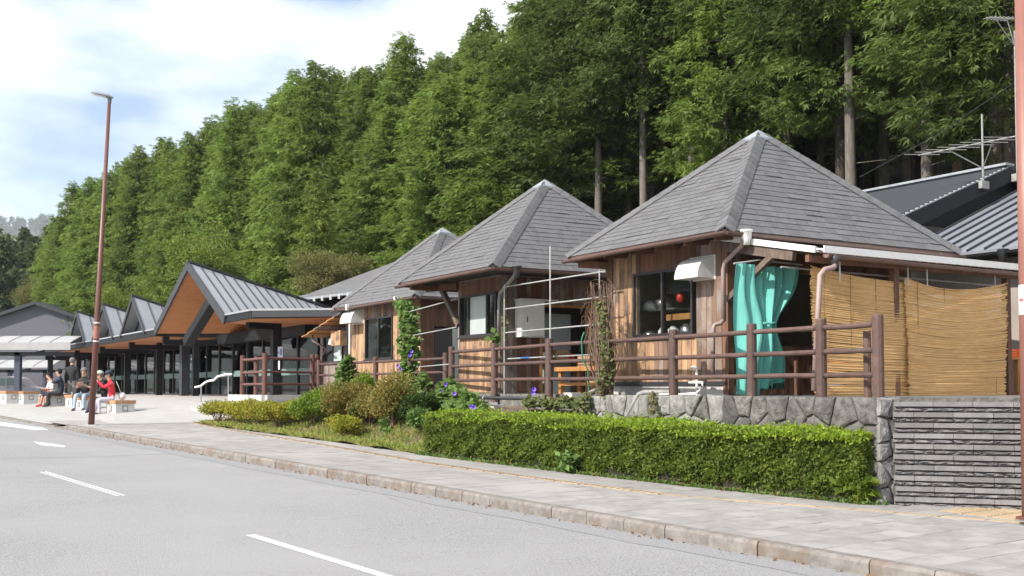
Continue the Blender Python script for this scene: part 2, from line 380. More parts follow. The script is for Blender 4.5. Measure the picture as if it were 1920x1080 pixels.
def blot(px_, py_, rn, rs_, ang):
    c = frm(ong(px_, py_, 0), 'r'); mb = MB(); n = 18
    mb.add([rz(c.x+math.cos(a)*rn*(1+.25*math.sin(a*3+px_))*math.cos(ang)-math.sin(a)*rs_*math.sin(ang), c.y+math.sin(a)*rs_*(1+.2*math.sin(a*5))*math.cos(ang)+math.cos(a)*rn*math.sin(ang), .003) for a in [k*2*math.pi/n for k in range(n)]], [tuple(range(n))]); return mb
def crack(pts, w=.012):
    mb = MB(); ps_ = [frm(ong(x, y, 0), 'r') for x, y in pts]; prev = None
    for i, p in enumerate(ps_):
        q = ps_[min(i+1, len(ps_)-1)] - ps_[max(i-1, 0)]; nn = Vector((-q.y, q.x, 0)).normalized()*w*(.5+.5*random.random()); mb.v += [rz(p.x+nn.x, p.y+nn.y, .0032), rz(p.x-nn.x, p.y-nn.y, .0032)]
    for i in range(len(ps_)-1): mb.f.append((2*i, 2*i+2, 2*i+3, 2*i+1))
    part('crack', mb, M['asphalt_patch'], road)
def wig(a, b, n, j): return [(a[0]+(b[0]-a[0])*k/n+random.uniform(-j,j)*3, a[1]+(b[1]-a[1])*k/n+random.uniform(-j,j)) for k in range(n+1)]
crack(wig((-40,862),(520,846),26,.8), .02); crack(wig((700,920),(800,962),12,1.0), .005)
# pavement sheet
pv = MB()
back = [(3,14.5),(5.5,14.2),(6.9,12.95),(7.7,11.9),(8.0,11.5),(9,11.37),(10.5,11.17),(12.5,11.03),(16.8,10.9),(20,11.05),(28,11.2),(31,12)]
def nback(s):
    for (a,b),(c,d) in zip(back, back[1:]):
        if a <= s <= c: return b + (d-b)*(s-a)/(c-a)
    return back[0][1] if s < 3 else 12
PS = [-20, -5, 3] + [3+.5*i for i in range(1, 57)]
for s in PS: pv.v += [rz(8.2, s, .108), rz(nback(s) + .5, s, .108)]
for i in range(len(PS)-1): pv.f.append((2*i, 2*i+1, 2*i+3, 2*i+2))
pave = struct('pavement', pv, M['mortar'], 'r')
slabs = []
for j in range(0, 80):
    s0 = 2.6 + j*.36
    for i in range(18):
        n0 = 8.215 + i*.36 - (0 if j % 2 else .18)
        n1 = n0 + .356; n0c = max(n0, 8.215); n1c = min(n1, nback(s0 + .18) - .02)
        if n1c - n0c > .06: slabs.append((s0, n0c, n1c))
slabs.sort(key=lambda q: (q[0]-4.4)**2 + (q[1]-9.5)**2)
rest = MB()
for k, (s0, a, b) in enumerate(slabs):
    h = .13 + random.uniform(-.002, .002)
    mb = rest if k >= 300 else MB()
    lo = [rz(a, s0, .1), rz(b, s0, .1), rz(b, s0+.356, .1), rz(a, s0+.356, .1)]
    mb.hexa(lo, [(x, y, z + h - .1) for x, y, z in lo])
    if k < 300: part('paving_slab', mb, M['slab'], pave)
part('paving_slabs', rest, M['slab_far'], pave, kind='stuff')
# plaza in front of the long building: rises from the pavement to the floor
pz = MB()
A_ = [rz(8.2, 31, .13), rz(8.2, 36, .10), rz(8.2, 44, .1), rz(8.2, 55, .1), (8.2, 90, 1.25)]
def plz(n, s):
    base = GR*min(s,55) + .05 + .08*max(0, min(1, n - 8.2)) + (.08*max(0, min(1, 9.2-n))*max(0, min(1, (31-s)/1.7)) if n < 9.2 else 0)
    P = frm(tow((n, s, 0), 'r')); t = max(0, min(1, (P.x - 6.4) / 5.0)) * (1 if n > 12.6 else max(0, min(1, (s-29.3)/3.5)))
    return base + (max(base, 1.33) - base) * t + (.02 if t > 0 else 0)
pz.grid(lambda u, v: (lambda n, s: (n, s, plz(n, s)))(8.2 + u*34, 29.3 + v*75), 90, 60)
for k in range(40):
    n0, n1 = 8.2+k*.25, 8.45+k*.25; o = len(pz.v); pz.v += [(n0,29.3,plz(n0,29.3)),(n1,29.3,plz(n1,29.3)),(n1,29.28,0),(n0,29.28,0)]; pz.f.append((o,o+1,o+2,o+3))
struct('plaza', pz, M['plaza'], 'r')
# kerb stones
kerb = struct('kerb', MB().add([rz(8.1,-10,-.05), rz(8.19,-10,-.05), rz(8.19,29,-.05), rz(8.1,29,-.05)], [(0,1,2,3)]), M['mortar'], 'r')
def kerbstone(s0, s1, h0, h1):
    mb = MB(); j = random.uniform(-.006, .006); pr = [(8.06+j, -.02), (8.06+j, .75), (8.075+j, .96), (8.09+j, 1.0), (8.205, 1.0), (8.205, -.02)]
    a = [rz(n, s0+.004, hh*(h0 if hh > 0 else .13)) for n, hh in pr]; b = [rz(n, s1-.004, hh*(h1 if hh > 0 else .13)) for n, hh in pr]
    n = len(pr); mb.add(a + b, [tuple(range(n)), tuple(range(n, 2*n))[::-1]] + [(i, i+n, (i+1) % n + n, (i+1) % n) for i in range(n)])
    part('kerbstone', mb, M['kerb'], kerb)
s = 1.4
while s < 28.6: kerbstone(s, s+.6, .134, .134); s += .6
kerbstone(s, s+.6, .134, .07); kerbstone(s+.6, s+1.2, .07, .03)
s += 1.2
while s < 46: kerbstone(s, s+.6, .045, .045); s += .6
# yellow tactile edging
yl = [(4.6,12.1),(6.43,11.39),(7.79,10.91),(8.9,10.45),(10.05,10.09),(12,9.98),(15.4,9.98),(20,10.45),(27,11.0),(30,11.6)]
tac = []
for (a, na), (b, nb_) in zip(yl, yl[1:]):
    L = math.hypot(b-a, nb_-na); k = max(1, round(L/.45))
    for i in range(k):
        t0, t1 = i/k, (i+1)/k - .02
        tac.append(((na+(nb_-na)*t0, a+(b-a)*t0), (na+(nb_-na)*t1, a+(b-a)*t1)))
for (p, q) in tac:
    mb = MB(); w = .055 if p[1] < 9.7 else .075
    lo = [rz(p[0]-w, p[1], .1), rz(p[0]+w, p[1], .1), rz(q[0]+w, q[1], .1), rz(q[0]-w, q[1], .1)]
    mb.hexa(lo, [(x, y, z+.036) for x, y, z in lo])
    if p[1] >= 9.7:
        for t in (.15,.4,.65,.9):
            c = (p[0]+(q[0]-p[0])*t, p[1]+(q[1]-p[1])*t)
            l2 = [rz(c[0]-w*.9, c[1]-.035, .136), rz(c[0]+w*.9, c[1]-.005, .136), rz(c[0]+w*.9, c[1]+.03, .136), rz(c[0]-w*.9, c[1], .136)]
            mb.hexa(l2, [(x, y, z+.006) for x, y, z in l2])
    part('tactile_tile', mb, M['tactile'], pave)
c0 = frm(ong(1880, 966), 'r')
for i in range(-1, 3):
    for j in range(-1, 2):
        n0, s0 = c0.x + i*.31, c0.y + j*.31
        mb = MB(); lo = [rz(n0, s0, .1), rz(n0+.3, s0, .1), rz(n0+.3, s0+.3, .1), rz(n0, s0+.3, .1)]
        mb.hexa(lo, [(x, y, z+.034) for x, y, z in lo])
        for q in range(4):
            a = n0+.03+q*.07; l2 = [rz(a, s0+.02, .134), rz(a+.035, s0+.02, .134), rz(a+.035, s0+.28, .134), rz(a, s0+.28, .134)]
            mb.hexa(l2, [(x, y, z+.006) for x, y, z in l2])
        part('tactile_tile', mb, M['tactile'], pave)
# planting bed soil between pavement and terrace
bd = MB()
def bedz(n, s):
    base = GR*s + .13; d = n - nback(s)
    return base + .02 + max(0, min(1, (d - .6)/1.6)) * max(0, (1.32 - base) * (.0 if s < 16.2 else 1)) + .03*math.sin(n*5)*math.sin(s*4)
bd.grid(lambda u, v: (lambda s: (lambda n: (n, s, bedz(n, s)))(nback(s) - .02 + u*4.2))(8.3 + v*23), 18, 66)
struct('planting_bed', bd, M['soil'], 'r', True)

# ------------------------------------------------------------------ terrace and its walls
PZ = 1.58
ter = MB()
tp = [(11.0,9.3),(11.25,15.5),(11.35,17.5),(11.6,22.4),(12.3,22.6),(12.3,31.5),(13.3,34),(30,34),(30,-8),(19.5,-2),(12.3,8.2)]
tp = tp[::-1]
ter.prism([(x, y, -.3) for x, y in tp], (0, 0, PZ + .3))
struct('terrace', ter, M['stone'], 'b')  # dark stone colour paints the shadow line seen above the block wall
def clip(poly, a, b, c):      # keep a x + b y <= c
    out = []
    for i in range(len(poly)):
        p, q = poly[i], poly[(i+1) % len(poly)]
        dp, dq = a*p[0]+b*p[1]-c, a*q[0]+b*q[1]-c
        if dp <= 0: out.append(p)
        if dp*dq < 0:
            t = dp/(dp-dq); out.append((p[0]+(q[0]-p[0])*t, p[1]+(q[1]-p[1])*t))
    return out
def stones(root, O, ax, nrm, W_, z0, z1, cell, mats, seed):
    # crazy paving stones on the rectangle O + ax*u, z; proud along nrm
    rr = random.Random(seed); ax, nrm = Vector(ax).normalized(), Vector(nrm).normalized()
    nu, nv = max(1, round(W_/cell)), max(1, round((z1-z0)/(cell*1.15)))
    pts = [((i+.5+rr.uniform(-.33,.33)+(.25 if j % 2 else -.25))*W_/nu, z0+(j+.5+rr.uniform(-.33,.33))*(z1-z0)/nv) for i in range(nu) for j in range(nv)]
    for k, p in enumerate(pts):
        poly = [(0,z0),(W_,z0),(W_,z1),(0,z1)]
        for q in pts:
            if q is p: continue
            dx, dy = q[0]-p[0], q[1]-p[1]
            if dx*dx+dy*dy > (cell*3)**2: continue
            L = math.hypot(dx, dy); poly = clip(poly, dx/L, dy/L, ((q[0]**2-p[0]**2)+(q[1]**2-p[1]**2))/2/L - .010)
            if len(poly) < 3: break
        if len(poly) < 3: continue
        cx_ = sum(a for a, b in poly)/len(poly); cy_ = sum(b for a, b in poly)/len(poly)
        h = rr.uniform(.028, .05)
        def pt(a, b, d): v = Vector(O) + ax*a + nrm*d; return (v.x, v.y, b)
        n = len(poly)
        # subdivide the outline so that the edge is chipped and the face bulges
        sp_ = []
        for i in range(n):
            (a0, b0), (a1, b1) = poly[i], poly[(i+1) % n]; m_ = max(1, int(math.hypot(a1-a0, b1-b0)/.07))
            for k_ in range(m_): t_ = k_/m_; sp_.append((a0+(a1-a0)*t_+(rr.uniform(-.006,.006) if k_ else 0), b0+(b1-b0)*t_+(rr.uniform(-.006,.006) if k_ else 0)))
        n = len(sp_); tl = (rr.uniform(-.05,.05), rr.uniform(-.05,.05))
        hh = lambda a, b, e: h*e + (a-cx_)*tl[0] + (b-cy_)*tl[1] + rr.uniform(-.006,.006)
        rings = [[pt(a, b, -.02) for a, b in sp_], [pt(a, b, h*.45) for a, b in sp_]]
        for ins, e in ((.07,.85),(.22,1.1),(.5,1.25),(.78,1.3)): rings.append([pt(a+(cx_-a)*ins, min(b+(cy_-b)*ins, z1), hh(a+(cx_-a)*ins, b+(cy_-b)*ins, e)) for a, b in sp_])
        mb = MB(); fs = []
        for r_ in range(len(rings)-1):
            for i in range(n): j = (i+1) % n; fs.append((r_*n+i, r_*n+j, (r_+1)*n+j, (r_+1)*n+i))
        fs.append(tuple(range((len(rings)-1)*n, len(rings)*n)))
        mb.add(sum(rings, []), fs)
        part('stone', mb, mats(cx_) if callable(mats) else mats, root)
def gz(xv, yu): P = tow((xv, yu, 0)); return GR*(-SR*P.x+CR*P.y) + .13
sw = thing('stone_retaining_wall', 'grey crazy stone retaining wall under the brown fence behind the clipped hedge', 'wall', (10.8,9.2,.3))
a_, b_ = Vector((10.80, 9.12, 0)), Vector((11.02, 15.45, 0)); dsw = (b_-a_); Lsw = dsw.length; dsw.normalize(); nsw = Vector((-dsw.y, dsw.x, 0))
core = MB(); core.hexa([(a_+nsw*(-.0)).to_tuple()[:2]+(.2,), (b_).to_tuple()[:2]+(.2,), (b_-nsw*.32).to_tuple()[:2]+(.2,), (a_-nsw*.32).to_tuple()[:2]+(.2,)],
    [a_.to_tuple()[:2]+(PZ-.005,), b_.to_tuple()[:2]+(PZ-.005,), (b_-nsw*.32).to_tuple()[:2]+(PZ-.005,), (a_-nsw*.32).to_tuple()[:2]+(PZ-.005,)])
core.v = [tuple(v) for v in core.v]; part('wall_core', core, M['mortar'], sw)
stones(sw, (a_.x,a_.y,0), dsw, nsw, Lsw-.55, 0.25, PZ, .30, lambda u: M['stone_pale'] if u > 3.0 + random.uniform(-.4,.4) else M['stone'], 3)
e_ = b_ - dsw*.55
stones(sw, (e_.x,e_.y,0), dsw, nsw, .55, .6, PZ-.02, .3, M['stone_pale'], 8)
c_ = a_ - nsw*.36
stones(sw, (c_.x,c_.y,0), nsw, -dsw, .38, .28, PZ, .24, M['stone_pale'], 5)     # end pier
# split-face block wall to the right
bw = thing('block_retaining_wall', 'grey split-face block wall in level courses beside the pavement', 'wall', (11.2,9.0,.3))
o_ = frm(Vector((4.62,13.42,0))); d_ = frm(Vector((.943,-.334,0))).normalized(); n_ = frm(Vector((-.334,-.943,0))).normalized()
cr_ = MB(); q0, q1 = o_, o_+d_*5.5
cr_.hexa([(q0-n_*.02).to_tuple()[:2]+(0,), (q1-n_*.02).to_tuple()[:2]+(0,), (q1-n_*.3).to_tuple()[:2]+(0,), (q0-n_*.3).to_tuple()[:2]+(0,)],
         [(q0-n_*.02).to_tuple()[:2]+(1.52,), (q1-n_*.02).to_tuple()[:2]+(1.52,), (q1-n_*.3).to_tuple()[:2]+(1.52,), (q0-n_*.3).to_tuple()[:2]+(1.52,)])
part('wall_core', cr_, M['mortar'], bw)
PH, BLn = .127, .44
for r_i in range(11):
    z1 = 1.535 - r_i*PH; z0 = z1 - PH
    for k in range(-1, 10):
        u0 = k*BLn + (BLn/2 if r_i % 2 else 0) + .02; u1 = u0 + BLn - .005
        u0 = max(u0, 0)
        if u1 - u0 < .05 or u0 > 4.2: continue
        mb = MB(); zm = z0 + PH*.5
        def P3(u, d, z): v = o_ + d_*u + n_*d; return (v.x, v.y, z)
        mb.hexa([P3(u0,.045,zm+.004),P3(u1,.045,zm+.004),P3(u1,-.03,zm+.004),P3(u0,-.03,zm+.004)],[P3(u0,.038,z1-.004),P3(u1,.038,z1-.004),P3(u1,-.03,z1-.004),P3(u0,-.03,z1-.004)])
        nn = 9; base = len(mb.v); hs = [[random.uniform(.0,.034) for _ in range(4)] for _ in range(nn+1)]
        ph = random.uniform(0, 6)
        for i in range(nn+1):
            u = u0+(u1-u0)*i/nn
            for j in range(4):
                z = z0+.002+(zm-.006-z0)*j/3
                dd = (.012+.02*math.sin(ph+i*1.3+j*1.1)+hs[i][j]*.8) if 0 < j < 3 else -.012
                mb.v.append(P3(u, dd, z))
        for i in range(nn):
            for j in range(3):
                q = base+i*4+j; mb.f.append((q, q+4, q+5, q+1))
        part('block', mb, M['block'], bw)
# low brick edging and rubble between stone wall and planting, left of the stone wall
lw = thing('low_brick_wall', 'low dark brick wall with dry weeds on top, left of the stone wall', 'wall', (11.0,17,.8))
for r_i in range(5):
    for k in range(14):
        y0 = 15.55 + k*.23 + (.115 if r_i % 2 else 0); z0 = .78 + r_i*.105
        if y0 > 18.6: continue
        mb = MB(); dx = random.uniform(-.008,.008); mb.box((10.93+dx, y0, z0), (11.2, y0+.22, z0+.097)); part('brick', mb, M['brickold'], lw)
part('wall_core', MB().box((10.98,15.5,.3),(11.3,18.75,1.29)), M['mortar'], lw)
lw2 = thing('low_concrete_wall', 'low pale concrete wall half hidden by morning glory leaves', 'wall', (11.2,20.5,.8))
part('wall', MB().box((11.1,18.8,.4),(11.35,22.6,1.36)), M['concrete'], lw2)
for y in (19.6,20.6,21.6): part('capping', MB().box((11.06,y-.49,1.36),(11.38,y+.49,1.41)), M['white_concrete'], lw2)

# ------------------------------------------------------------------ pavilions
def holes_cut(z0, z1, a, b, holes):
    iv = [(z0, z1)]
    for (h0, h1, g0, g1) in holes:
        m = (a+b)/2
        if h0 < m < h1:
            nv = []
            for p, q in iv:
                if g1 <= p or g0 >= q: nv.append((p, q)); continue
                if g0 > p: nv.append((p, g0))
                if g1 < q: nv.append((g1, q))
            iv = nv
    return [(p, q) for p, q in iv if q-p > .02]
def boards(root, ax, cst, a0, a1, z0, z1, holes=(), mf=None, w=.12, th=.022, out=-1, nm='board', inner=.06, im=None):
    n = max(1, round((a1-a0)/w)); w = (a1-a0)/n; cm = MB()
    for i in range(n):
        a, b = a0+i*w, a0+(i+1)*w
        for (p, q) in holes_cut(z0, z1, a, b, holes):
            j = random.uniform(-.004, .004); t = th + j
            lo, hi = (cst+out*t, cst) if out < 0 else (cst, cst+t)
            mb = MB()
            if ax == 'y': mb.box((lo, a+.003, p), (hi, b-.003, q)); cm.box((cst+.001, a, p), (cst+inner, b, q)) if out < 0 else None
            else: mb.box((a+.003, lo, p), (b-.003, hi, q)); cm.box((a, cst+.001, p), (b, cst+inner, q)) if out < 0 else None
            part(nm, mb, mf((a+b)/2, p, q) if mf else M['wood'], root)
    if cm.v: part('wall', cm, im or M['inside_lt'], root)
def roof(root, x0, y0, wx, wy, ze, za, e, tab, pieces):
    ap = Vector((x0+wx/2, y0+wy/2, za))
    C_, L_, R_, B_ = [Vector(q) for q in ((x0,y0,ze),(x0,y0+wy,ze),(x0+wx,y0,ze),(x0+wx,y0+wy,ze))]
    body = MB(); dz = Vector((0,0,.035))
    body.add([C_, R_, B_, L_, ap-dz], [(0,1,4),(1,2,4),(2,3,4),(3,0,4),(3,2,1,0)])
    rb = part('roof', body, M['roof_under'], root)
    fa = MB()
    for p, q in ((C_,L_),(C_,R_),(R_,B_),(L_,B_)):
        fa.bar(p-Vector((0,0,.055)), q-Vector((0,0,.055)), .03, .09)
    part('fascia', fa, M['gutter'], rb)
    allsh = []
    for fi, (p, q) in enumerate(((L_, C_), (C_, R_), (R_, B_), (B_, L_))):
        mid = (p+q)/2; W_ = (q-p).length; ex = (q-p).normalized(); up = ap-mid; T = up.length; up.normalize(); nr_ = ex.cross(up).normalized()
        if nr_.z < 0: nr_ = -nr_
        i = 0
        while i*e < T-.15:
            t0 = i*e - (.03 if i == 0 else 0); t1 = min(T, (i+1)*e + .03)
            bl = lambda t: max(0, t)/T*W_/2
            s = -tab*random.uniform(.2,.8)
            while s < W_:
                s0, s1 = s, s+tab*random.uniform(.97,1.03); s = s1
                a0, a1 = max(s0+.002, bl(t0)), min(s1-.002, W_-bl(t0)); b0, b1 = max(s0+.002, bl(t1)), min(s1-.002, W_-bl(t1))
                if a1-a0 < .03: continue
                if b1 < b0: b0 = b1 = min(max((b0+b1)/2, a0), a1)
                j = random.uniform(0,.004) if random.random() > .06 else .012
                f3 = lambda sx, t, h: tuple(p + ex*sx + up*t + nr_*h)
                allsh.append((fi, (a1-a0)*(t1-t0), [f3(a0,t0,.0),f3(a1,t0,.0),f3(b1,t1,-.005),f3(b0,t1,-.005)], [f3(a0,t0,.012+j),f3(a1,t0,.012+j),f3(b1,t1,.003),f3(b0,t1,.003)]))
            i += 1
    rest = MB()
    if pieces:
        fr_ = sorted([q for q in allsh if q[0] < 2], key=lambda q: -q[1])
        for q in fr_[:300]:
            part('shingle', MB().hexa(q[2], q[3]), M['shingle'], rb)
        for q in fr_[300:] + [q for q in allsh if q[0] >= 2]: rest.hexa(q[2], q[3])
    else:
        for q in allsh: rest.hexa(q[2], q[3])
    part('shingles', rest, M['shingle_plain'], rb, kind='stuff')
    # hip caps
    for cnr, fA, fB in ((C_, L_-C_, R_-C_), (L_, C_-L_, B_-L_), (R_, C_-R_, B_-R_), (B_, R_-B_, L_-B_)):
        d = ap-cnr; L = d.length; d.normalize()
        wa = (fA - d*fA.dot(d)).normalized(); wb_ = (fB - d*fB.dot(d)).normalized(); up = -(wa+wb_).normalized()
        nA = d.cross(wa).normalized(); nA = nA if nA.dot(up) > 0 else -nA
        nB = d.cross(wb_).normalized(); nB = nB if nB.dot(up) > 0 else -nB
        nseg = int(L/.2); capm = MB()
        for k in range(nseg):
            t0, t1 = k*L/nseg-.02, (k+1)*L/nseg+.04
            t1 = min(t1, L-.1)
            if t1 <= t0: continue
            mb = MB() if (pieces and cnr is C_) else capm
            prof = [(wa,.15,.022,nA),(wa,.06,.042,nA),(None,0,.062,up),(wb_,.06,.042,nB),(wb_,.15,.022,nB)]
            A1 = []; A2 = []
            for w_, m_, h_, nn_ in prof:
                off = (w_*m_ if w_ else Vector((0,0,0)))
                A1.append(cnr + d*t0 + off + nn_*(h_+.007)); A2.append(cnr + d*t1 + off + nn_*(h_-.002))
            fs = [(i, i+1, 6+i, 5+i) for i in range(4)]
            B1 = [p - up*.03 for p in A1]
            mb.add(A1+A2+B1, fs + [(i, 10+i, 11+i, i+1) for i in range(4)])
            if pieces and cnr is C_: part('hip_cap', mb, M['shingle'], rb)
        if capm.v: part('hip_caps', capm, M['shingle_plain'], rb, kind='stuff')
    zc = MB(); s_ = .2
    dx, dy = wx/(wx+wy)*2*s_, wy/(wx+wy)*2*s_; k = .155*2
    b = []
    for sx, sy in ((-1,-1),(1,-1),(1,1),(-1,1)):
        b.append((ap.x+sx*dx, ap.y+sy*dy, za - (za-ze)*dx/(wx/2) + .075))
    zc.add(b + [(ap.x, ap.y, za+.06)], [(0,1,4),(1,2,4),(2,3,4),(3,0,4)])
    zc.add([(x,y,z-.05) for x,y,z in b] + b, [(0,1,5,4),(1,2,6,5),(2,3,7,6),(3,0,4,7)])
    part('apex_cap', zc, M['zinc'], rb)
    return rb
def gutter(root, a, b, m=None, r=.05, hooks=True):
    a, b = Vector(a), Vector(b); d = (b-a).normalized(); sdv = d.cross(Vector((0,0,1))).normalized(); mb = MB(); n = 9
    for i in range(n+1):
        an = math.pi*i/n; off = sdv*math.cos(an)*r*1.05 - Vector((0,0,1))*math.sin(an)*r
        mb.v += [tuple(a+off), tuple(b+off)]
    for i in range(n): mb.f.append((2*i, 2*i+1, 2*i+3, 2*i+2))
    k = len(mb.v)
    for i in range(n+1):
        an = math.pi*i/n; off = sdv*math.cos(an)*r*.9 - Vector((0,0,1))*math.sin(an)*r*.88
        mb.v += [tuple(a+off), tuple(b+off)]
    for i in range(n): mb.f.append((k+2*i+2, k+2*i+3, k+2*i+1, k+2*i))
    mb.f += [(0,1,k+1,k), (2*n, 2*n+1, k+2*n+1, k+2*n)]
    mb.f += [tuple(range(0,2*n+1,2)), tuple(range(1,2*n+2,2))[::-1]]
    g_ = part('gutter', mb, m or M['gutter'], root)
    if hooks:
        L = (b-a).length; hk = MB()
        for i in range(int(L/.9)+1):
            p = a + d*(.3+i*.9)
            if (p-a).length < L: hk.tube([p+sdv*(-r*1.15)*-1, p-Vector((0,0,r*1.12)), p+sdv*(-r*1.15)], .006, 5)
        if hk.v: part('bracket', hk, M['pipe_mauve'], g_)
    return g_
def window(root, ax, cst, a0, a1, z0, z1, mull=(), out=.05, pane=None, fm=None, glass=None, fw=.045, name='window'):
    fr_ = MB(); d0, d1 = cst-out, cst+.03
    def bx(m, p0, p1, q0, q1, e0=d0, e1=d1):
        if ax == 'y': m.box((e0, p0, q0), (e1, p1, q1))
        else: m.box((p0, e0, q0), (p1, e1, q1))
    bx(fr_, a0, a1, z0, z0+fw); bx(fr_, a0, a1, z1-fw, z1); bx(fr_, a0, a0+fw, z0+fw, z1-fw); bx(fr_, a1-fw, a1, z0+fw, z1-fw)
    for mx_ in mull: bx(fr_, mx_-fw/2, mx_+fw/2, z0+fw, z1-fw, d0+.008, d1)
    w_ = part(name, fr_, fm or M['frame'], root)
    ed = [a0+fw] + [m_ for m_ in mull] + [a1-fw]
    for i in range(len(ed)-1):
        m2 = MB(); o = .012*(i % 2)
        p0, p1 = ed[i]+(fw/2 if i else 0), ed[i+1]-(fw/2 if i < len(ed)-2 else 0)
        bx(m2, p0, p1, z0+fw, z1-fw, cst-.02+o, cst-.014+o)
        part('pane', m2, (pane[i] if pane else glass or M['glass']), w_)
    sl = MB(); bx(sl, a0-.03, a1+.03, z0-.035, z0-.001, cst-out-.03, cst+.02); part('sill', sl, fm or M['frame'], w_)
    return w_
def hood(root, a0, a1, z0, z1, x, dep, m):      # curved vent hood on an x=const wall
    mb = MB(); prof = []
    for i in range(9):
        t = i/8; prof.append((x - dep*math.sin(t*math.pi/2)**.8, z1 - (z1-z0)*(1-math.cos(t*math.pi/2))))
    poly = [(px_, zz) for px_, zz in prof] + [(x, z0)]
    mb.prism([(p, a0, q) for p, q in poly], (0, a1-a0, 0))
    h_ = part('vent_hood', mb, m, root)
    part('hood_flange', MB().box((x-.012, a0-.03, z0-.02), (x-.001, a1+.03, z1+.03)), m, h_)
    return h_
def pipe(root, pts, r=.035, m=None, name='downpipe', n=10):
    return part(name, MB().tube(pts, r, n), m or M['pipe_mauve'], root, True)

# --- nearest pavilion
X3, S3 = 11.75, 12.78
p3 = thing('pavilion', 'nearest timber pavilion with grey pyramid shingle roof beside the teal curtain', 'pavilion', (11.75,12.78,PZ), group='pyramid-roofed timber pavilions')
roof(p3, 11.17, 12.2, 5.39, 4.12, 4.05, 6.21, .145, .37, True)
E3 = 15.76
def m3(a, p, q):
    if p > 3.6: return M['wood_dark']
    if a > 15.1: return M['wood'] if a < 15.6 else M['wood_mid']
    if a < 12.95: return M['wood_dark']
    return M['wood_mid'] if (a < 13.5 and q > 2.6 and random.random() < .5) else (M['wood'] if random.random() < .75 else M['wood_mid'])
boards(p3, 'y', X3, S3, E3, 1.80, 4.0, [(13.55,15.1,2.56,3.66)], m3, .12)
part('plinth', MB().box((X3-.03, S3-.02, 1.5), (X3+.4, E3, 1.73)), M['concrete'], p3)
part('plinth_cap', MB().box((X3-.05, S3-.03, 1.732), (X3+.1, E3+.02, 1.80)), M['black_pipe'], p3)
wn3 = window(p3, 'y', X3, 13.55, 15.1, 2.56, 3.66, (14.33,), .06)
hood(p3, 13.05, 13.6, 3.42, 3.76, X3-.024, .36, M['hood'])
# end walls, far wall, back wall
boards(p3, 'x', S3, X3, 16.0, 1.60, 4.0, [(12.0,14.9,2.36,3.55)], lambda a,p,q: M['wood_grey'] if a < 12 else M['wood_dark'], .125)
bk3 = MB(); bk3.box((X3,E3,1.5),(16.0,E3+.08,4.0)); bk3.box((15.95,S3,1.5),(16.03,E3,4.0)); bk3.box((X3,S3,1.5),(16,E3,1.6)); bk3.box((X3,S3,3.98),(16,E3,4.03))
part('rear_wall', bk3, M['inside_lt'], p3)
for pp in ((X3-.05,S3-.05),(X3-.05,E3-.06)):
    part('corner_post', MB().box((pp[0],pp[1],1.6),(pp[0]+.12,pp[1]+.12,4.0)), M['wood_dark'], p3)
gutter(p3, (11.1,12.1,4.0), (11.1,16.35,3.97)); gutter(p3, (11.12,12.13,4.0), (16.62,12.13,3.98))
pipe(p3, [(11.5,12.14,3.97),(11.5,12.2,3.82),(11.55,12.62,3.62),(11.55,12.66,3.5),(11.55,12.66,2.72)], .036)
pipe(p3, [(11.55,12.66,2.74),(11.5,12.68,2.68),(11.42,12.72,2.66),(11.40,12.73,2.6),(11.40,12.75,1.86)], .034, M['pipe_mauve'])
hp = MB(); hp.lathe([(.05,-.1),(.055,-.03),(.075,.0),(.08,.09),(.095,.1),(.095,.125),(.06,.125)], (11.5,12.1,3.92), 12); part('rainwater_hopper', hp, M['white'], p3, True)
# rafters under the eaves
for k in range(6): y = 12.5+k*.7; part('rafter', MB().bar((11.24,y,3.95),(11.8,y,4.0),.05,.07), M['wood_dark'], p3)
hj = MB(); hj.bar((11.25,16.1,3.9),(11.9,15.7,3.86),.08,.12); hj.bar((11.72,15.85,3.9),(11.75,15.82,3.6),.1,.1); part('corner_bracket', hj, M['wood_dark'], p3)
# --- middle pavilion
X2, S2 = 11.65, 19.42
p2 = thing('pavilion', 'middle timber pavilion with frosted front window and white steel cabinet on its side wall', 'pavilion', (11.65,19.42,PZ), group='pyramid-roofed timber pavilions')
roof(p2, 10.72, 18.18, 5.1, 4.17, 4.05, 6.24, .145, .37, False)
E2 = 21.2
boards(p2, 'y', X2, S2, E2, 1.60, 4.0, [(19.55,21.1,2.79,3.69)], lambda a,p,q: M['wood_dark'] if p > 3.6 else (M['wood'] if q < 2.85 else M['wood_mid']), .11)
window(p2, 'y', X2, 19.55, 21.12, 2.79, 3.69, (19.95, 20.75), .07, [M['glass'], M['frost'], M['glass']])
boards(p2, 'x', S2, X2, 15.8, 1.60, 4.0, [(12.62,13.78,1.55,3.40),(13.9,15.0,2.2,3.3)], lambda a,p,q: M['wood_mid'] if p > 3.3 else (M['wood_grey'] if a < 12.05 else (M['wood_dark'] if random.random() < .7 else M['wood_mid'])), .12)
bk2 = MB(); bk2.box((X2,E2,1.5),(15.8,E2+.08,4.0)); bk2.box((15.75,S2,1.5),(15.83,E2,4.0)); bk2.box((X2,S2,1.5),(15.8,E2,1.6)); bk2.box((X2,S2,3.98),(15.8,E2,4.03))
part('rear_wall', bk2, M['inside_lt'], p2)
part('door_frame', MB().box((12.56,S2-.05,1.6),(12.62,S2+.02,3.46)).box((13.78,S2-.05,1.6),(13.86,S2+.02,3.46)).box((12.62,S2-.045,3.40),(13.78,S2+.02,3.46)), M['timber'], p2)
part('shutter', MB().box((13.93,S2-.03,2.2),(14.95,S2-.02,3.3)), M['frost'], p2)
gutter(p2, (10.67,18.1,4.0), (10.67,22.4,3.97)); gutter(p2, (10.69,18.13,4.0), (15.85,18.13,3.98))
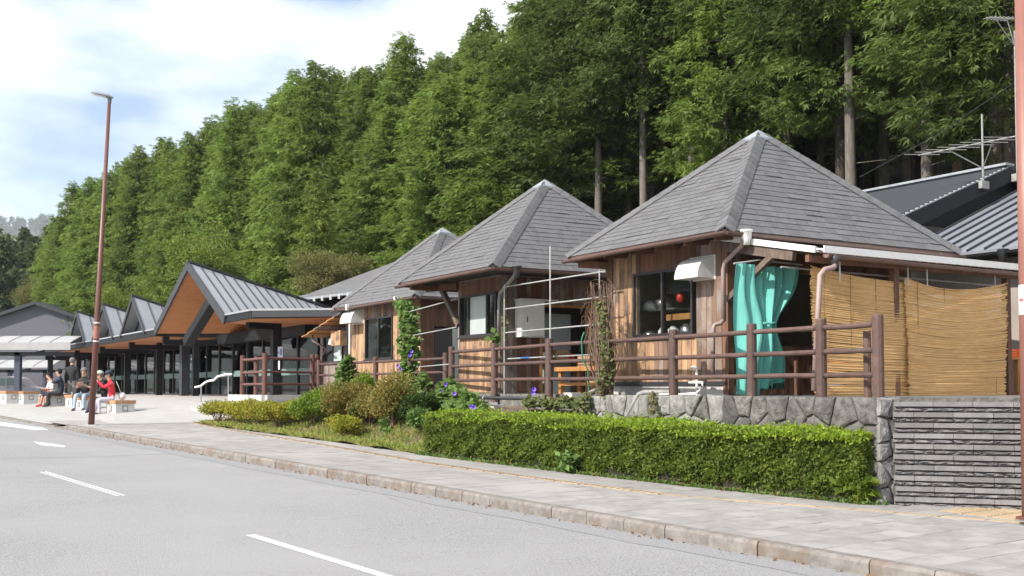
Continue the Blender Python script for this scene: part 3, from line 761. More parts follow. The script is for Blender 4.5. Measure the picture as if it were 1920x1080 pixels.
pipe(p2, [(11.2,18.14,3.98),(11.2,18.2,3.86),(11.48,19.2,3.62),(11.52,19.3,3.5),(11.52,19.33,2.64)], .036, M['pipe_grey'])
hp = MB(); hp.lathe([(.05,-.1),(.055,-.03),(.075,.0),(.08,.09),(.095,.1),(.095,.125),(.06,.125)], (11.2,18.1,3.93), 12); part('rainwater_hopper', hp, M['bronze'], p2, True)
br = MB(); br.bar((11.56,21.95,3.98),(11.58,21.12,3.06),.1,.1); part('brace', br, M['beam'], p2)
br = MB(); br.bar((11.6,21.2,3.92),(11.4,22.3,3.94),.1,.14); br.bar((10.8,21.9,3.92),(12.4,21.9,3.92),.1,.12); part('eaves_beam', br, M['wood_dark'], p2)
cab = MB(); cab.box((11.95,S2-.28,2.74),(12.52,S2-.04,3.5)); cb = part('cabinet', cab, M['ivory'], p2)
part('cabinet_door', MB().box((11.965,S2-.292,2.76),(12.505,S2-.281,3.48)), M['ivory'], cb)
part('cabinet_lid', MB().box((11.93,S2-.32,3.502),(12.85,S2-.02,3.53)), M['ivory'], cb)
part('cabinet_handle', MB().box((12.08,S2-.305,3.05),(12.1,S2-.293,3.16)), M['bronze'], cb)
# --- farthest pavilion
X1, S1 = 12.86, 25.5
p1 = thing('pavilion', 'farthest and smallest-looking timber pavilion with white hood and climbing vines', 'pavilion', (12.86,25.5,PZ), group='pyramid-roofed timber pavilions')
roof(p1, 12.52, 25.15, 4.4, 5.35, 4.05, 6.22, .145, .37, False)
E1 = 30.1
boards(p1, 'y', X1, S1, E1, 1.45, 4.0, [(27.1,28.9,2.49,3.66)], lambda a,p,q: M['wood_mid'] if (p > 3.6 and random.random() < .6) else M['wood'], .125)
window(p1, 'y', X1, 27.1, 28.9, 2.49, 3.66, (28.02,), .06)
hood(p1, 29.05, 29.85, 3.55, 3.97, X1-.024, .4, M['hood'])
boards(p1, 'x', S1, X1, 16.6, 1.45, 4.0, [(13.2,14.3,1.4,3.3)], lambda a,p,q: M['wood_dark'], .13)
bk1 = MB(); bk1.box((X1,E1,1.4),(16.6,E1+.08,4.0)); bk1.box((16.55,S1,1.4),(16.63,E1,4.0)); bk1.box((X1,S1,1.4),(16.6,E1,1.5)); bk1.box((X1,S1,3.98),(16.6,E1,4.03))
part('rear_wall', bk1, M['inside_lt'], p1)
part('door', MB().box((13.25,S1-.03,1.5),(13.75,S1,3.25)), M['bronze'], p1); part('door_leaf', MB().box((13.78,S1-.03,1.5),(14.25,S1,3.25)), M['frost'], p1)
gutter(p1, (12.47,25.1,4.0), (12.47,30.55,3.97)); gutter(p1, (12.5,25.12,4.0), (16.9,25.12,3.98))
pipe(p1, [(12.8,29.97,3.9),(12.8,29.97,1.6)], .03, M['white']); pipe(p1, [(12.8,30.12,3.9),(12.8,30.12,1.6)], .035, M['bronze'])
part('gutter_clip', MB().box((12.42,29.3,3.92),(12.5,29.42,4.08)).box((12.42,26.1,3.92),(12.5,26.2,4.08)), M['white'], p1)
# lean-to annex left of it
an = thing('lean_to_annex', 'small weathered lean-to with slatted plank roof left of the farthest pavilion', 'annex', (13.6,32,PZ))
boards(an, 'y', 13.6, 30.2, 34.2, 1.35, 3.75, [(32.3,33.9,2.5,3.38)], lambda a,p,q: M['wood_grey'], .14)
window(an, 'y', 13.6, 32.3, 33.9, 2.5, 3.38, (33.1,), .06, [M['frost'], M['glass']])
hd = MB(); hd.box((13.1,31.4,3.0),(13.58,32.15,3.45)); part('vent_box', hd, M['wood'], an); hood(an, 32.15, 32.5, 3.05, 3.45, 13.58, .42, M['hood'])
part('rear_wall', MB().box((13.6,34.2,1.35),(17,34.28,3.7)).box((16.9,30.2,1.35),(17,34.2,3.7)).box((13.62,30.2,3.7),(17,34.2,3.78)), M['inside_lt'], an)
for k in range(6):       # plank roof stepping down to the left-front
    t = k/5; y0 = 30.55+t*2.6; z = 3.93-t*.5
    mb = MB(); mb.hexa([(12.75,y0,z-.03),(13.7,y0,z-.03),(13.7,y0+.62,z-.11),(12.75,y0+.62,z-.11)],[(12.75,y0,z+.0),(13.7,y0,z+.0),(13.7,y0+.62,z-.08),(12.75,y0+.62,z-.08)])
    part('roof_plank', mb, M['timber'] if k % 3 else M['wood_grey'], an)
pipe(an, [(12.95,33.3,3.42),(12.95,33.3,3.2),(13.2,32.8,2.95),(13.45,33.95,2.6),(13.5,33.95,1.5)][:3]+[(13.5,33.6,2.85),(13.52,33.9,2.75),(13.52,33.95,1.5)], .035, M['pipe_brown'])

# ------------------------------------------------------------------ canopy, curtain, screens beside the nearest pavilion
cn = thing('lean_to_canopy', 'white-edged lean-to canopy with brown gutter over the reed screens', 'canopy', (11.7,10.9,PZ))
cs = MB()
nr8 = 48
for side in (0, 1):
    pass
def cz(y): return 3.60 + (y-10.87)*.2
cs.grid(lambda u, v: (11.62+u*4.75, 10.82+v*1.95, cz(10.82+v*1.95)+.02+.012*math.sin(u*150)), 150, 2)
cs.grid(lambda u, v: (11.62+(1-u)*4.75, 10.82+v*1.95, cz(10.82+v*1.95)+.012*math.sin((1-u)*150)), 150, 2)
part('roof_sheet', cs, M['white'], cn)
ed = MB(); ed.bar((11.6,10.84,cz(10.84)+.03),(11.6,12.75,cz(12.75)+.03),.03,.09); ed.bar((11.6,10.69,cz(10.8)+.03),(16.4,10.69,cz(10.8)+.03),.012,.10); part('edge_trim', ed, M['white'], cn)
bm = MB(); bm.bar((11.66,11.3,cz(11.3)-.10),(11.66,12.75,cz(12.75)-.10),.08,.14); part('rafter', bm, M['beam'], cn)
bm = MB(); bm.bar((11.68,12.72,3.05),(11.64,11.72,3.62),.07,.09); part('brace', bm, M['beam'], cn)
bm = MB(); bm.bar((11.6,11.0,cz(11.0)-.11),(16.4,11.0,cz(11.0)-.11),.07,.1)
for x in (12.6,13.6,14.6,15.6): bm.bar((x,10.9,cz(10.9)-.05),(x,12.7,cz(12.7)-.05),.045,.07)
part('purlins', bm, M['wood_dark'], cn)
gutter(cn, (11.72,10.76,3.56), (16.45,10.76,3.53), M['pipe_brown'], .055)
hp = MB(); hp.lathe([(.04,-.1),(.05,-.03),(.065,.0),(.07,.08),(.06,.08)], (11.85,10.72,3.47), 12); part('rainwater_hopper', hp, M['bronze'], cn, True)
pipe(cn, [(11.85,10.72,3.42),(11.8,10.7,3.37),(11.62,10.7,3.33),(11.53,10.7,3.25),(11.3,10.62,1.66)], .038)
for x in (12.2,13.66,14.1,15.75): part('hanger', MB().tube([(x,10.95,3.5),(x,10.95,3.22)], .012, 6), M['galv'], cn)
part('rail', MB().tube([(11.6,11.5,3.44),(16.2,11.05,3.34)], .014, 6), M['galv'], cn)
for x in (13.4,16.1): part('post', MB().box((x,10.98,1.58),(x+.1,11.08,3.5)), M['wood_dark'], cn)
# teal curtain, gathered at a tie
cu = MB()
def curt(u, v):        # u across 0..1, v down 0..1
    z = 3.55 - v*1.94
    vt = .46
    w = 1.0 - .62*math.exp(-((v-vt)/.17)**2)
    left = 11.28; top_right = 12.50; bot_right = 12.22
    rgt = top_right + (bot_right-top_right)*v; tie = 11.83
    a = left + (rgt-left)*u
    k = math.exp(-((v-vt)/.20)**2)*.70*(1 if u > .25 else u/.25)
    x = a*(1-k) + (tie + (u-.6)*.16)*k
    if u < .25: x = left + (x-left)*1.0 - .06*v
    f_ = math.sin(u*40 + math.sin(v*3)*.6)*.035*(1-.5*k) + math.sin(u*17+1)*.03
    return (x, 12.05 + f_ + .05*math.sin(v*5+u*4), z - (.09 + .10*u if v > .96 and u > .5 else 0)*-1 - .03*math.sin(u*3))
cu.grid(curt, 150, 44)
ct = solo('curtain', cu, M['curtain'], 'teal green curtain tied back beside the timber pavilion', 'curtain', (11.8,12.05,1.6), smooth=True)
tie = MB(); tie.tube([(11.74,11.97,2.66),(11.83,11.94,2.65),(11.93,11.97,2.67),(11.95,12.1,2.68),(11.84,12.14,2.66),(11.73,12.1,2.65),(11.74,11.97,2.66)], .02, 6); part('tie_back', tie, M['curtain'], ct)
cd = MB(); cd.tube([(11.2,12.05,3.52),(11.7,12.05,3.6),(12.6,12.05,3.58)], .014, 6); part('curtain_rod', cd, M['galv'], ct)
# reed screens: every reed a thin rod, joined
def screen(label, p00, p10, zt0, zt1, sag, zb, seed):
    rr = random.Random(seed); mb = MB(); th = MB(); n = 200
    L = p10[0]-p00[0]
    for i in range(n):
        t = i/(n-1)
        pts = []
        e0, e1 = rr.uniform(-.035,.02), rr.uniform(-.03,.04); oy = rr.uniform(-.006,.006); wob = rr.uniform(-.008,.008); tilt = rr.uniform(-.012,.012)
        for k in range(7):
            u = k/6; top = zt0+(zt1-zt0)*u - sag*4*u*(1-u)
            z = top + (zb-top)*t + wob*math.sin(u*5) + tilt*(u-.5)
            x = p00[0]+L*u + (e0 if k == 0 else e1 if k == 6 else 0); y = p00[1]+(p10[1]-p00[1])*u + oy + .03*math.sin(t*3+u*2.4+seed) + .006*math.sin(t*9+u*7)
            pts.append((x, y, z))
        mb.tube(pts, rr.uniform(.0055,.0085), 4, False)
    o = solo('reed_screen', mb, M['reed'], label, 'reed screen', (p00[0]+L/2, p00[1], 1.6), group='reed screens under the canopy')
    for k in range(4):
        u = .1+.8*k/3; top = zt0+(zt1-zt0)*u - sag*4*u*(1-u)
        th = MB(); th.tube([(p00[0]+L*u, p00[1]-.016, top+.02), (p00[0]+L*u, p00[1]+.0-.02, (top+zb)/2), (p00[0]+L*u, p00[1]-.016, zb)], .004, 4)
        part('binding_cord', th, M['twig'], o)
    return o
screen('left reed screen, behind the end post of the brown fence', (11.74,11.02), (13.75,11.0), 3.42, 3.26, .03, 1.56, 1)
screen('right reed screen hanging over the grey block wall', (13.6,10.93), (15.92,10.9), 3.34, 3.36, .14, 1.52, 2)
lm = thing('hanging_lamp', 'small white lampshade hanging under the canopy above the right reed screen', 'lamp', (14.2,11.6,3.2))
sh_ = MB(); sh_.lathe([(.02,.06),(.05,.05),(.2,.0),(.2,-.012),(.04,.03)], (14.25,11.5,3.38), 16); part('shade', sh_, M['white'], lm, True); part('cord', MB().tube([(14.25,11.5,3.43),(14.25,11.5,3.6)], .006, 5), M['black_pipe'], lm)
# things under the canopy
tb = thing('canopy_table', 'dark red-brown table behind the brown fence under the canopy', 'table', (13.3,12.0,PZ))
part('table_top', MB().box((12.6,11.7,2.2),(14.6,12.35,2.26)), M['wood_dark'], tb)
for x in (12.7,14.4):
    for y in (11.78,12.25): part('leg', MB().box((x,y,1.58),(x+.09,y+.09,2.2)), M['wood_dark'], tb)
def crate(label, c, sx, sy, sz, m):
    t = thing('plastic_crate', label, 'crate', c); x, y, z = c
    part('base', MB().box((x-sx,y-sy,z),(x+sx,y+sy,z+.015)), m, t)
    for k in range(3):
        zz = z+.02+k*(sz-.02)/3; q = MB(); w = .012; h = (sz-.02)/3-.012
        q.box((x-sx,y-sy,zz),(x+sx,y-sy+w,zz+h)); q.box((x-sx,y+sy-w,zz),(x+sx,y+sy,zz+h)); q.box((x-sx,y-sy+w,zz),(x-sx+w,y+sy-w,zz+h)); q.box((x+sx-w,y-sy+w,zz),(x+sx,y+sy-w,zz+h))
        part('side_band', q, m, t)
    for a in (-1,1):
        for b in (-1,1): part('corner_post', MB().box((x+a*sx-.02,y+b*sy-.02,z),(x+a*sx+.02,y+b*sy+.02,z+sz)), m, t)
    return t
crate('orange crate on the shelf left of the left reed screen', (12.95,11.55,1.95), .2, .15, .16, M['orange'])
crate('blue crate under the orange crate by the reed screen', (12.95,11.6,1.72), .22, .15, .17, M['blue'])
crate('orange crate at the right edge of the right reed screen', (16.35,11.25,2.2), .2, .15, .14, M['orange'])
stt = thing('wooden_stand', 'pale wooden stand under the orange crate at the right edge', 'stand', (16.35,11.25,PZ))
part('top', MB().box((16.1,11.05,2.16),(16.6,11.45,2.195)), M['timber'], stt)
for x in (16.13,16.5): 
    for y in (11.08,11.38): part('leg', MB().box((x,y,1.58),(x+.07,y+.07,2.16)), M['timber'], stt)
solo('concrete_block', MB().box((16.55,10.6,1.56),(16.95,10.9,1.98)), M['concrete'], 'pale concrete block at the end of the block wall beside the right pole', 'block', (16.7,10.7,1.56))
solo('red_cap_bottle', MB().lathe([(.03,0),(.035,.05),(.02,.07),(.012,.1),(.012,.12)], (12.3,11.2,1.6), 10), M['red'], 'small red bottle on the terrace edge under the curtain', 'bottle', (12.3,11.2,1.6))
# kitchen things seen through the nearest window
kt = thing('kitchen_shelf', 'steel shelf with pots seen through the nearest pavilion window', 'shelf', (12.4,14.6,PZ))
part('shelf_board', MB().box((12.0,14.35,3.02),(12.4,15.5,3.05)), M['steel'], kt); part('counter', MB().box((11.9,13.4,2.5),(12.5,15.6,2.55)), M['steel'], kt)
part('timber_frame', MB().box((11.92,13.72,2.5),(11.97,13.82,3.7)).box((11.93,13.82,2.83),(11.96,14.5,2.93)), M['timber'], kt)
for x, y, z, r, h, m, nm in ((12.15,14.8,3.05,.16,.2,'steel','pot'),(12.15,15.2,3.05,.12,.15,'white','bowl'),(12.1,14.5,2.55,.1,.18,'white','jar'),(12.05,14.1,2.55,.12,.2,'steel','kettle'),(12.0,15.0,2.55,.13,.12,'steel','pan'),(12.05,14.75,2.55,.07,.16,'white','cup'),(12.0,13.93,2.55,.04,.24,'black_pipe','bottle')):
    solo(nm, MB().lathe([(r*.8,0),(r,.02),(r,h*.8),(r*.7,h*.85),(r*.6,h),(.02,h+.02)], (x,y,z), 14), M[m], {'pot':'steel pot on the upper shelf inside the nearest window','bowl':'white bowl beside the pot on the upper shelf inside','jar':'white jar on the counter inside the nearest window','kettle':'steel kettle on the counter behind the right window pane','pan':'steel pan on the counter behind the left window pane','cup':'small white cup on the counter in the left pane','bottle':'dark bottle on the counter beside the kettle'}[nm], nm, (x,y,z), smooth=True)
solo('red_lantern', MB().blob((12.0,14.2,3.2),(.07,.07,.09)), M['red'], 'small red ball lantern hanging inside the nearest window', 'lantern', (12.0,14.2,3.2), smooth=True)
solo('range_hood', MB().hexa([(12.0,13.85,3.3),(12.6,13.85,3.3),(12.6,14.6,3.3),(12.0,14.6,3.3)],[(12.2,14.05,3.6),(12.5,14.05,3.6),(12.5,14.4,3.6),(12.2,14.4,3.6)]), M['steel'], 'steel range hood inside the nearest window', 'hood', (12.5,14.2,3.3))
# ------------------------------------------------------------------ log-style fences
def fence(label, posts, mt, zr=(2.48,2.165,1.857), zb=PZ, zt=2.6, rp=.072, rr_=.036, group='brown log fences'):
    t = thing('log_fence', label, 'fence', (posts[0][0], posts[0][1], zb), group=group)
    for p in posts:
        dz = p[2] if len(p) > 2 else 0
        lean = random.uniform(-.006,.006)
        part('post', MB().tube([(p[0],p[1],zb-.3),(p[0]+lean,p[1],zt+dz-.02),(p[0]+lean,p[1],zt+dz)], [rp,rp*.98,rp*.93], 12), mt, t)
    for a, b in zip(posts, posts[1:]):
        A, B = Vector((a[0],a[1],0)), Vector((b[0],b[1],0)); d = (B-A).normalized()
        for z in zr:
            za, zb_ = z+(a[2] if len(a) > 2 else 0), z+(b[2] if len(b) > 2 else 0)
            j = random.uniform(-.006,.006); m_ = (A+B)/2
            part('rail', MB().tube([A+d*(rp-.02)+Vector((0,0,za)), m_+Vector((0,0,(za+zb_)/2+j)), B-d*(rp-.02)+Vector((0,0,zb_))], rr_, 10), mt, t)
            for P_, q in ((A+d*(rp-.004), za), (B-d*(rp-.004), zb_)):
                part('collar', MB().tube([P_-d*.006+Vector((0,0,q)), P_+d*.012+Vector((0,0,q))], rr_+.008, 10), M['bronze'], t)
    return t
fence('long brown log fence on the stone wall in front of the two near pavilions', [(10.93,9.22),(10.95,10.16),(10.99,11.48),(11.05,13.26),(11.08,15.06),(11.12,16.85),(11.34,19.19),(11.5,21.3)], M['fence'])
solo('fence_post', MB().tube([(11.12,9.55,1.4),(11.12,9.55,2.42)], .05, 10), M['fence'], 'short dark post just behind the end post of the long fence', 'post', (11.12,9.55,1.4))
fence('brown log fence with vines in front of the farthest pavilion', [(12.1,22.7),(12.1,24.56),(12.1,26.61),(12.1,30.59)], M['fence'], (2.38,2.06,1.74), 1.4, 2.51)
fence('red-brown log fence turning a corner beside the glass entrance', [tuple(frm(onY(x,660,Y)))[:2] for x, Y in ((481,34.5),(455,33.6),(497,31.2),(586,32.6),(594,32.8))], M['fence_red'], (2.54,2.15,1.80), 1.45, 2.68)
# ------------------------------------------------------------------ pipe rack, conduit and clutter between the pavilions
pr = thing('pipe_rack', 'thin galvanised pipe rack between the two near pavilions', 'pipe rack', (11.3,17,PZ))
for z in (3.71,3.27,2.80,2.28): part('rail', MB().tube([(11.3,18.75 if z > 2.5 else 18.6,z-.01),(11.3,15.35,z)], .013, 6), M['galv'], pr)
for y in (17.05,18.7,15.5): part('upright', MB().tube([(11.28,y,1.58),(11.28,y,4.33 if y == 17.05 else 3.75)], .014 if y == 17.05 else .012, 6), M['galv'], pr)
part('blue_clip', MB().tube([(11.3,18.1,2.275),(11.3,17.8,2.277)], .018, 6), M['blue'], pr)
pr2 = thing('pipe_rack', 'galvanised pipes strung between the middle and farthest pavilions', 'pipe rack', (11.7,23,PZ))
for z in (3.62,3.0,2.2): part('rail', MB().tube([(11.62,21.3,z+.03),(12.4,25.4,z)], .013, 6), M['galv'], pr2)
part('upright', MB().tube([(12.35,25.2,1.5),(12.35,25.2,3.7)], .014, 6), M['galv'], pr2)
cdt = thing('black_conduit', 'black conduit pipe along the terrace edge below the fence', 'pipe', (10.95,18,1.5))
part('pipe', MB().tube([(10.95,15.9,1.5),(10.95,20.4,1.5)], .035, 10), M['black_pipe'], cdt, True)
for y in (18.9,16.6,20.2): part('clamp', MB().tube([(10.95,y,1.5),(10.95,y+.03,1.5)], .042, 10), M['galv'], cdt)
for lab, y in (('white junction box at the left end of the black conduit', 19.62), ('white junction box at the right end of the black conduit', 15.86)):
    jb = thing('junction_box', lab, 'junction box', (10.95,y,1.4)); part('box', MB().box((10.85,y-.12,1.36),(11.05,y+.12,1.6)), M['white'], jb); part('lid', MB().box((10.84,y-.13,1.6),(11.06,y+.13,1.615)), M['ivory'], jb)
gp = thing('grey_drain_pipe', 'mottled grey drain pipe bending down the pale stone wall', 'pipe', (10.95,15.3,1.4))
part('pipe', MB().tube([(11.3,15.5,1.66),(11.12,15.45,1.64),(10.98,15.38,1.6),(10.95,15.36,1.5),(10.95,15.34,.9)], .045, 10), M['pipe_grey'], gp, True)
gp2 = thing('grey_drain_pipe', 'grey pipe slanting down the pale stone wall under the fence', 'pipe', (10.95,14.2,1.4))
part('pipe', MB().tube([(11.2,13.3,1.63),(11.0,13.9,1.63),(10.96,14.0,1.6),(10.96,14.35,1.2),(10.96,14.42,1.1)], .04, 10), M['pipe_grey'], gp2, True)
fc = thing('white_standpipe', 'white standpipe with hose below the near window behind the fence', 'standpipe', (11.2,13.1,1.58))
part('riser', MB().tube([(11.3,13.0,1.56),(11.3,13.0,1.92),(11.3,13.0,2.0)], .02, 8), M['white'], fc); part('spout', MB().tube([(11.3,13.0,2.0),(11.3,13.1,2.02),(11.3,13.14,1.98)], .02, 8), M['white'], fc)
part('crosspiece', MB().tube([(11.3,12.85,1.78),(11.3,13.18,1.78)], .018, 8), M['white'], fc); part('hose', MB().tube([(11.28,12.85,1.78),(11.24,12.8,1.7),(11.2,12.9,1.62),(11.1,13.2,1.6),(11.05,13.6,1.6)], .014, 6), M['white'], fc)
bx_ = thing('meter_box', 'small white box on a grey elbow pipe at the corner of the nearest pavilion', 'box', (11.4,15.6,1.7))
part('box', MB().box((11.38,15.35,1.98),(11.5,15.6,2.12)), M['white'], bx_); part('elbow', MB().tube([(11.42,15.48,1.98),(11.42,15.48,1.72),(11.36,15.6,1.64)], .045, 8), M['pipe_grey'], bx_)
hz_ = solo('garden_hose', MB().tube([(11.2,15.75,2.55),(11.1,15.72,2.66),(11.04,15.7,2.55),(11.04,15.68,2.2),(11.1,15.6,2.0),(11.12,15.6,1.62)], .014, 6), M['green_hose'], 'green garden hose looped over the fence rail by the dry vine', 'hose', (11.1,15.7,1.6))
wt = thing('work_table', 'orange timber work table behind the fence between the near pavilions', 'table', (12.3,17.2,PZ))
part('table_top', MB().box((12.0,16.4,2.02),(12.6,18.0,2.1)), M['timber'], wt)
for x in (12.05,12.5):
    for y in (16.5,17.85): part('leg', MB().box((x,y,1.58),(x+.08,y+.08,2.02)), M['timber'], wt)
part('stretcher', MB().box((12.05,16.6,1.74),(12.12,17.85,1.8)), M['timber'], wt)
for lab, c, s_ in (('cardboard box under the work table', (12.4,17.0,1.58), (.2,.18,.34)), ('smaller cardboard box standing on the work table', (12.3,17.2,2.1), (.16,.2,.2)), ('cardboard box on the ground right of the work table', (12.9,16.6,1.58), (.22,.2,.28))):
    t = thing('cardboard_box', lab, 'box', c, group='cardboard boxes by the work table'); x, y, z = c
    part('box_body', MB().box((x-s_[0],y-s_[1],z+.001),(x+s_[0],y+s_[1],z+s_[2])), M['card'], t); part('flap', MB().hexa([(x-s_[0],y-s_[1]-.12,z+s_[2]+.05),(x+s_[0],y-s_[1]-.12,z+s_[2]+.05),(x+s_[0],y-s_[1],z+s_[2]),(x-s_[0],y-s_[1],z+s_[2])],[(x-s_[0],y-s_[1]-.12,z+s_[2]+.056),(x+s_[0],y-s_[1]-.12,z+s_[2]+.056),(x+s_[0],y-s_[1],z+s_[2]+.006),(x-s_[0],y-s_[1],z+s_[2]+.006)]), M['card'], t)
fz = thing('white_fridge', 'pale fridge standing inside the open doorway of the middle pavilion', 'fridge', (13.3,20.0,PZ))
part('body', MB().box((13.0,19.9,1.6),(13.7,20.5,3.3)), M['frost'], fz); part('door_seam', MB().box((13.0,19.892,2.5),(13.7,19.9,2.52)), M['frame'], fz); part('handle', MB().box((13.06,19.86,2.6),(13.09,19.89,2.95)), M['steel'], fz)
for i, (x, y, z, s_, m) in enumerate(((12.9,19.7,2.3,.12,'white'),(13.25,19.65,2.3,.16,'card'),(13.5,19.7,2.3,.1,'red'))):
    solo('small_box', MB().box((x-s_,y-.1,z),(x+s_,y+.1,z+s_*1.3)), M[m], ['small white carton on the shelf in the doorway','brown carton on the shelf in the doorway','small red tin on the shelf in the doorway'][i], 'carton', (x,y,z))
sh2 = thing('doorway_shelf', 'narrow dark shelf across the doorway of the middle pavilion', 'shelf', (13.2,19.7,PZ)); part('board', MB().box((12.65,19.55,2.26),(13.75,19.82,2.295)), M['wood_dark'], sh2); part('bracket', MB().box((12.7,19.6,1.6),(12.76,19.8,2.26)), M['wood_dark'], sh2); part('bracket', MB().box((13.64,19.6,1.6),(13.7,19.8,2.26)), M['wood_dark'], sh2)

# ------------------------------------------------------------------ buildings behind at right
rb_ = thing('metal_roof_building', 'building with grey standing-seam metal roofs behind the nearest pavilion', 'building', (20,12,PZ))
part('wall', MB().box((18.0,0,1.5),(26,14.4,4.2)).box((18.6,14.7,1.5),(24.6,24,5.0)), M['inside_lt'], rb_)
lr = MB(); z_ = lambda x: 4.18 + (x-17.5)*.42
lr.hexa([(17.45,-1,z_(17.45)-.05),(22.4,-1,z_(22.4)-.05),(22.4,14.55,z_(22.4)-.05),(17.45,14.55,z_(17.45)-.05)],[(17.45,-1,z_(17.45)),(22.4,-1,z_(22.4)),(22.4,14.55,z_(22.4)),(17.45,14.55,z_(17.45))])
lro = part('lower_roof', lr, mat('slate_seam_metal', (.20,.21,.24), .5, (.17,.18,.205), 2, spec=.3), rb_)
y = 8.0
while y < 14.5:
    part('seam', MB().bar((17.44,y,z_(17.44)+.025),(22.4,y,z_(22.4)+.025),.028,.04), M['metal_grey'], lro); y += .36
part('eave_board', MB().bar((17.5,-1,4.06),(17.5,14.5,4.06),.05,.16), M['metal_dark'], lro); gutter(rb_, (17.36,-1,4.1), (17.36,14.4,4.07), M['metal_dark'], .06)
pipe(rb_, [(17.36,11.9,4.05),(17.36,11.9,3.85),(17.8,11.6,3.6),(17.95,11.5,3.5),(17.95,11.5,1.6)], .04, M['metal_dark'])
part('hopper_head', MB().lathe([(.05,-.12),(.09,0),(.1,.1),(.07,.1)], (17.36,11.9,4.02), 8), M['metal_dark'], rb_)
ur = MB(); zu = lambda x: 5.13 + (x-18.05)*(6.48-5.13)/(21.53-18.05)
ur.hexa([(17.9,14.6,zu(17.9)-.1),(21.53,14.6,zu(21.53)-.1),(21.53,24,zu(21.53)-.1),(17.9,24,zu(17.9)-.1)],[(17.9,14.6,zu(17.9)),(21.53,14.6,zu(21.53)),(21.53,24,zu(21.53)),(17.9,24,zu(17.9))])
ur.hexa([(21.535,14.6,6.38),(25.2,14.6,4.98),(25.2,24,4.98),(21.535,24,6.38)],[(21.535,14.6,6.48),(25.2,14.6,5.08),(25.2,24,5.08),(21.535,24,6.48)])
uro = part('upper_roof', ur, mat('pale_lap_metal', (.46,.47,.49), .5, (.41,.42,.44), 2), rb_)
for k in range(24):
    x = 18.0+k*.15; part('roof_lap', MB().bar((x,14.6,zu(x)+.012),(x,24,zu(x)+.012),.03,.03), M['metal_grey'], uro)
part('ridge_cap', MB().bar((21.53,14.55,6.52),(21.53,24,6.52),.3,.05), M['zinc'], uro)
part('verge_board', MB().bar((17.85,14.5,zu(17.85)-.17),(21.53,14.5,6.31),.05,.3), M['metal_dark'], uro); part('verge_board', MB().bar((21.53,14.5,6.31),(25.2,14.5,4.9),.05,.3), M['metal_dark'], uro)
part('gable_wall', MB().prism([(18.3,14.7,4.0),(24.8,14.7,4.0),(24.8,14.7,4.95),(21.53,14.7,6.3),(18.3,14.7,5.0)], (0,.1,0)), M['metal_dark'], rb_)
def yagi(label, mast, boom0, boom1, ne, el, m, z0, group='roof aerials', ed_=None):
    t = thing('television_aerial', label, 'aerial', (mast[0],mast[1],z0), group=group)
    part('mast', MB().tube([(mast[0],mast[1],z0),(mast[0],mast[1],mast[2])], .02, 8), m, t)
    b0, b1 = Vector(boom0), Vector(boom1); part('boom', MB().tube([b0,b1], .014, 6), m, t)
    d = (b1-b0).normalized(); pd = ed_ or d.cross(Vector((0,0,1))).normalized()
    for k in range(ne):
        c = b0+(b1-b0)*(k+.3)/ne; L = el*(.75+.35*k/ne); part('element', MB().tube([c-pd*L, c+pd*L], .007, 5), m, t)
    zs = max(z0+.35, min(b0.z,b1.z)-.45); part('strut', MB().tube([(mast[0],mast[1],zs), b0+(b1-b0)*.3], .012, 6), m, t); part('strut', MB().tube([(mast[0],mast[1],zs), b0+(b1-b0)*.75], .012, 6), m, t)
    part('bracket', MB().box((mast[0]-.12,mast[1]-.06,z0-.08),(mast[0]+.12,mast[1]+.06,z0+.08)), m, t); return t
yagi('wide low aerial on the left mast of the metal roof', (20.45,14.45,7.45), tuple(frm(onY(1722,291,23.2))), tuple(frm(onY(1912,254,21.8))), 8, .5, M['pipe_grey'], 5.95, ed_=frm(Vector((1,0,0))))
m2 = onyu(1897, 30, 14.4)
yagi('small high aerial on the tall mast at the top right corner', (21.55,14.4,9.4), tuple(onyu(1850,33,14.4)), tuple(onyu(1900,36,14.4)), 7, .15, M['pipe_grey'], 6.2)
w0, w1 = onyu(1612,332,18.0), onyu(1912,148,14.4)
solo('overhead_wire', MB().tube([w0, (w0+w1)/2-Vector((0,0,.12)), w1], .007, 5), M['black_pipe'], 'thin black wire slanting up to the tall aerial mast', 'wire', tuple(w0))
pa, pb = onY(1917, -40, 11.7), onY(1931.5, 968, 11.7)
rp_ = thing('utility_pole', 'red-brown steel pole cut off by the right edge of the picture', 'pole', tuple(pb), 'w')
part('shaft', MB().tube([pb, pa], .08, 20), M['pole_lit'], rp_, True)
st_ = pa + (pb-pa)*.575
part('sticker', MB().grid(lambda u, v: tuple(pa+(pb-pa)*(.575+.055*v)+Vector((-math.cos(R(-20+70*u))*.0812, -math.sin(R(-20+70*u))*.0812, 0))), 5, 1), M['sign_paper'], rp_, True)
part('sticker_mark', MB().grid(lambda u, v: tuple(pa+(pb-pa)*(.60+.006*v)+Vector((-math.cos(R(0+40*u))*.0818, -math.sin(R(0+40*u))*.0818, 0))), 4, 1), M['sign_red'], rp_, True)
part('base_plate', MB().lathe([(.14,0),(.14,.02),(.09,.03)], (pb.x,pb.y,pb.z-.03), 16), M['lamp_pole'], rp_)
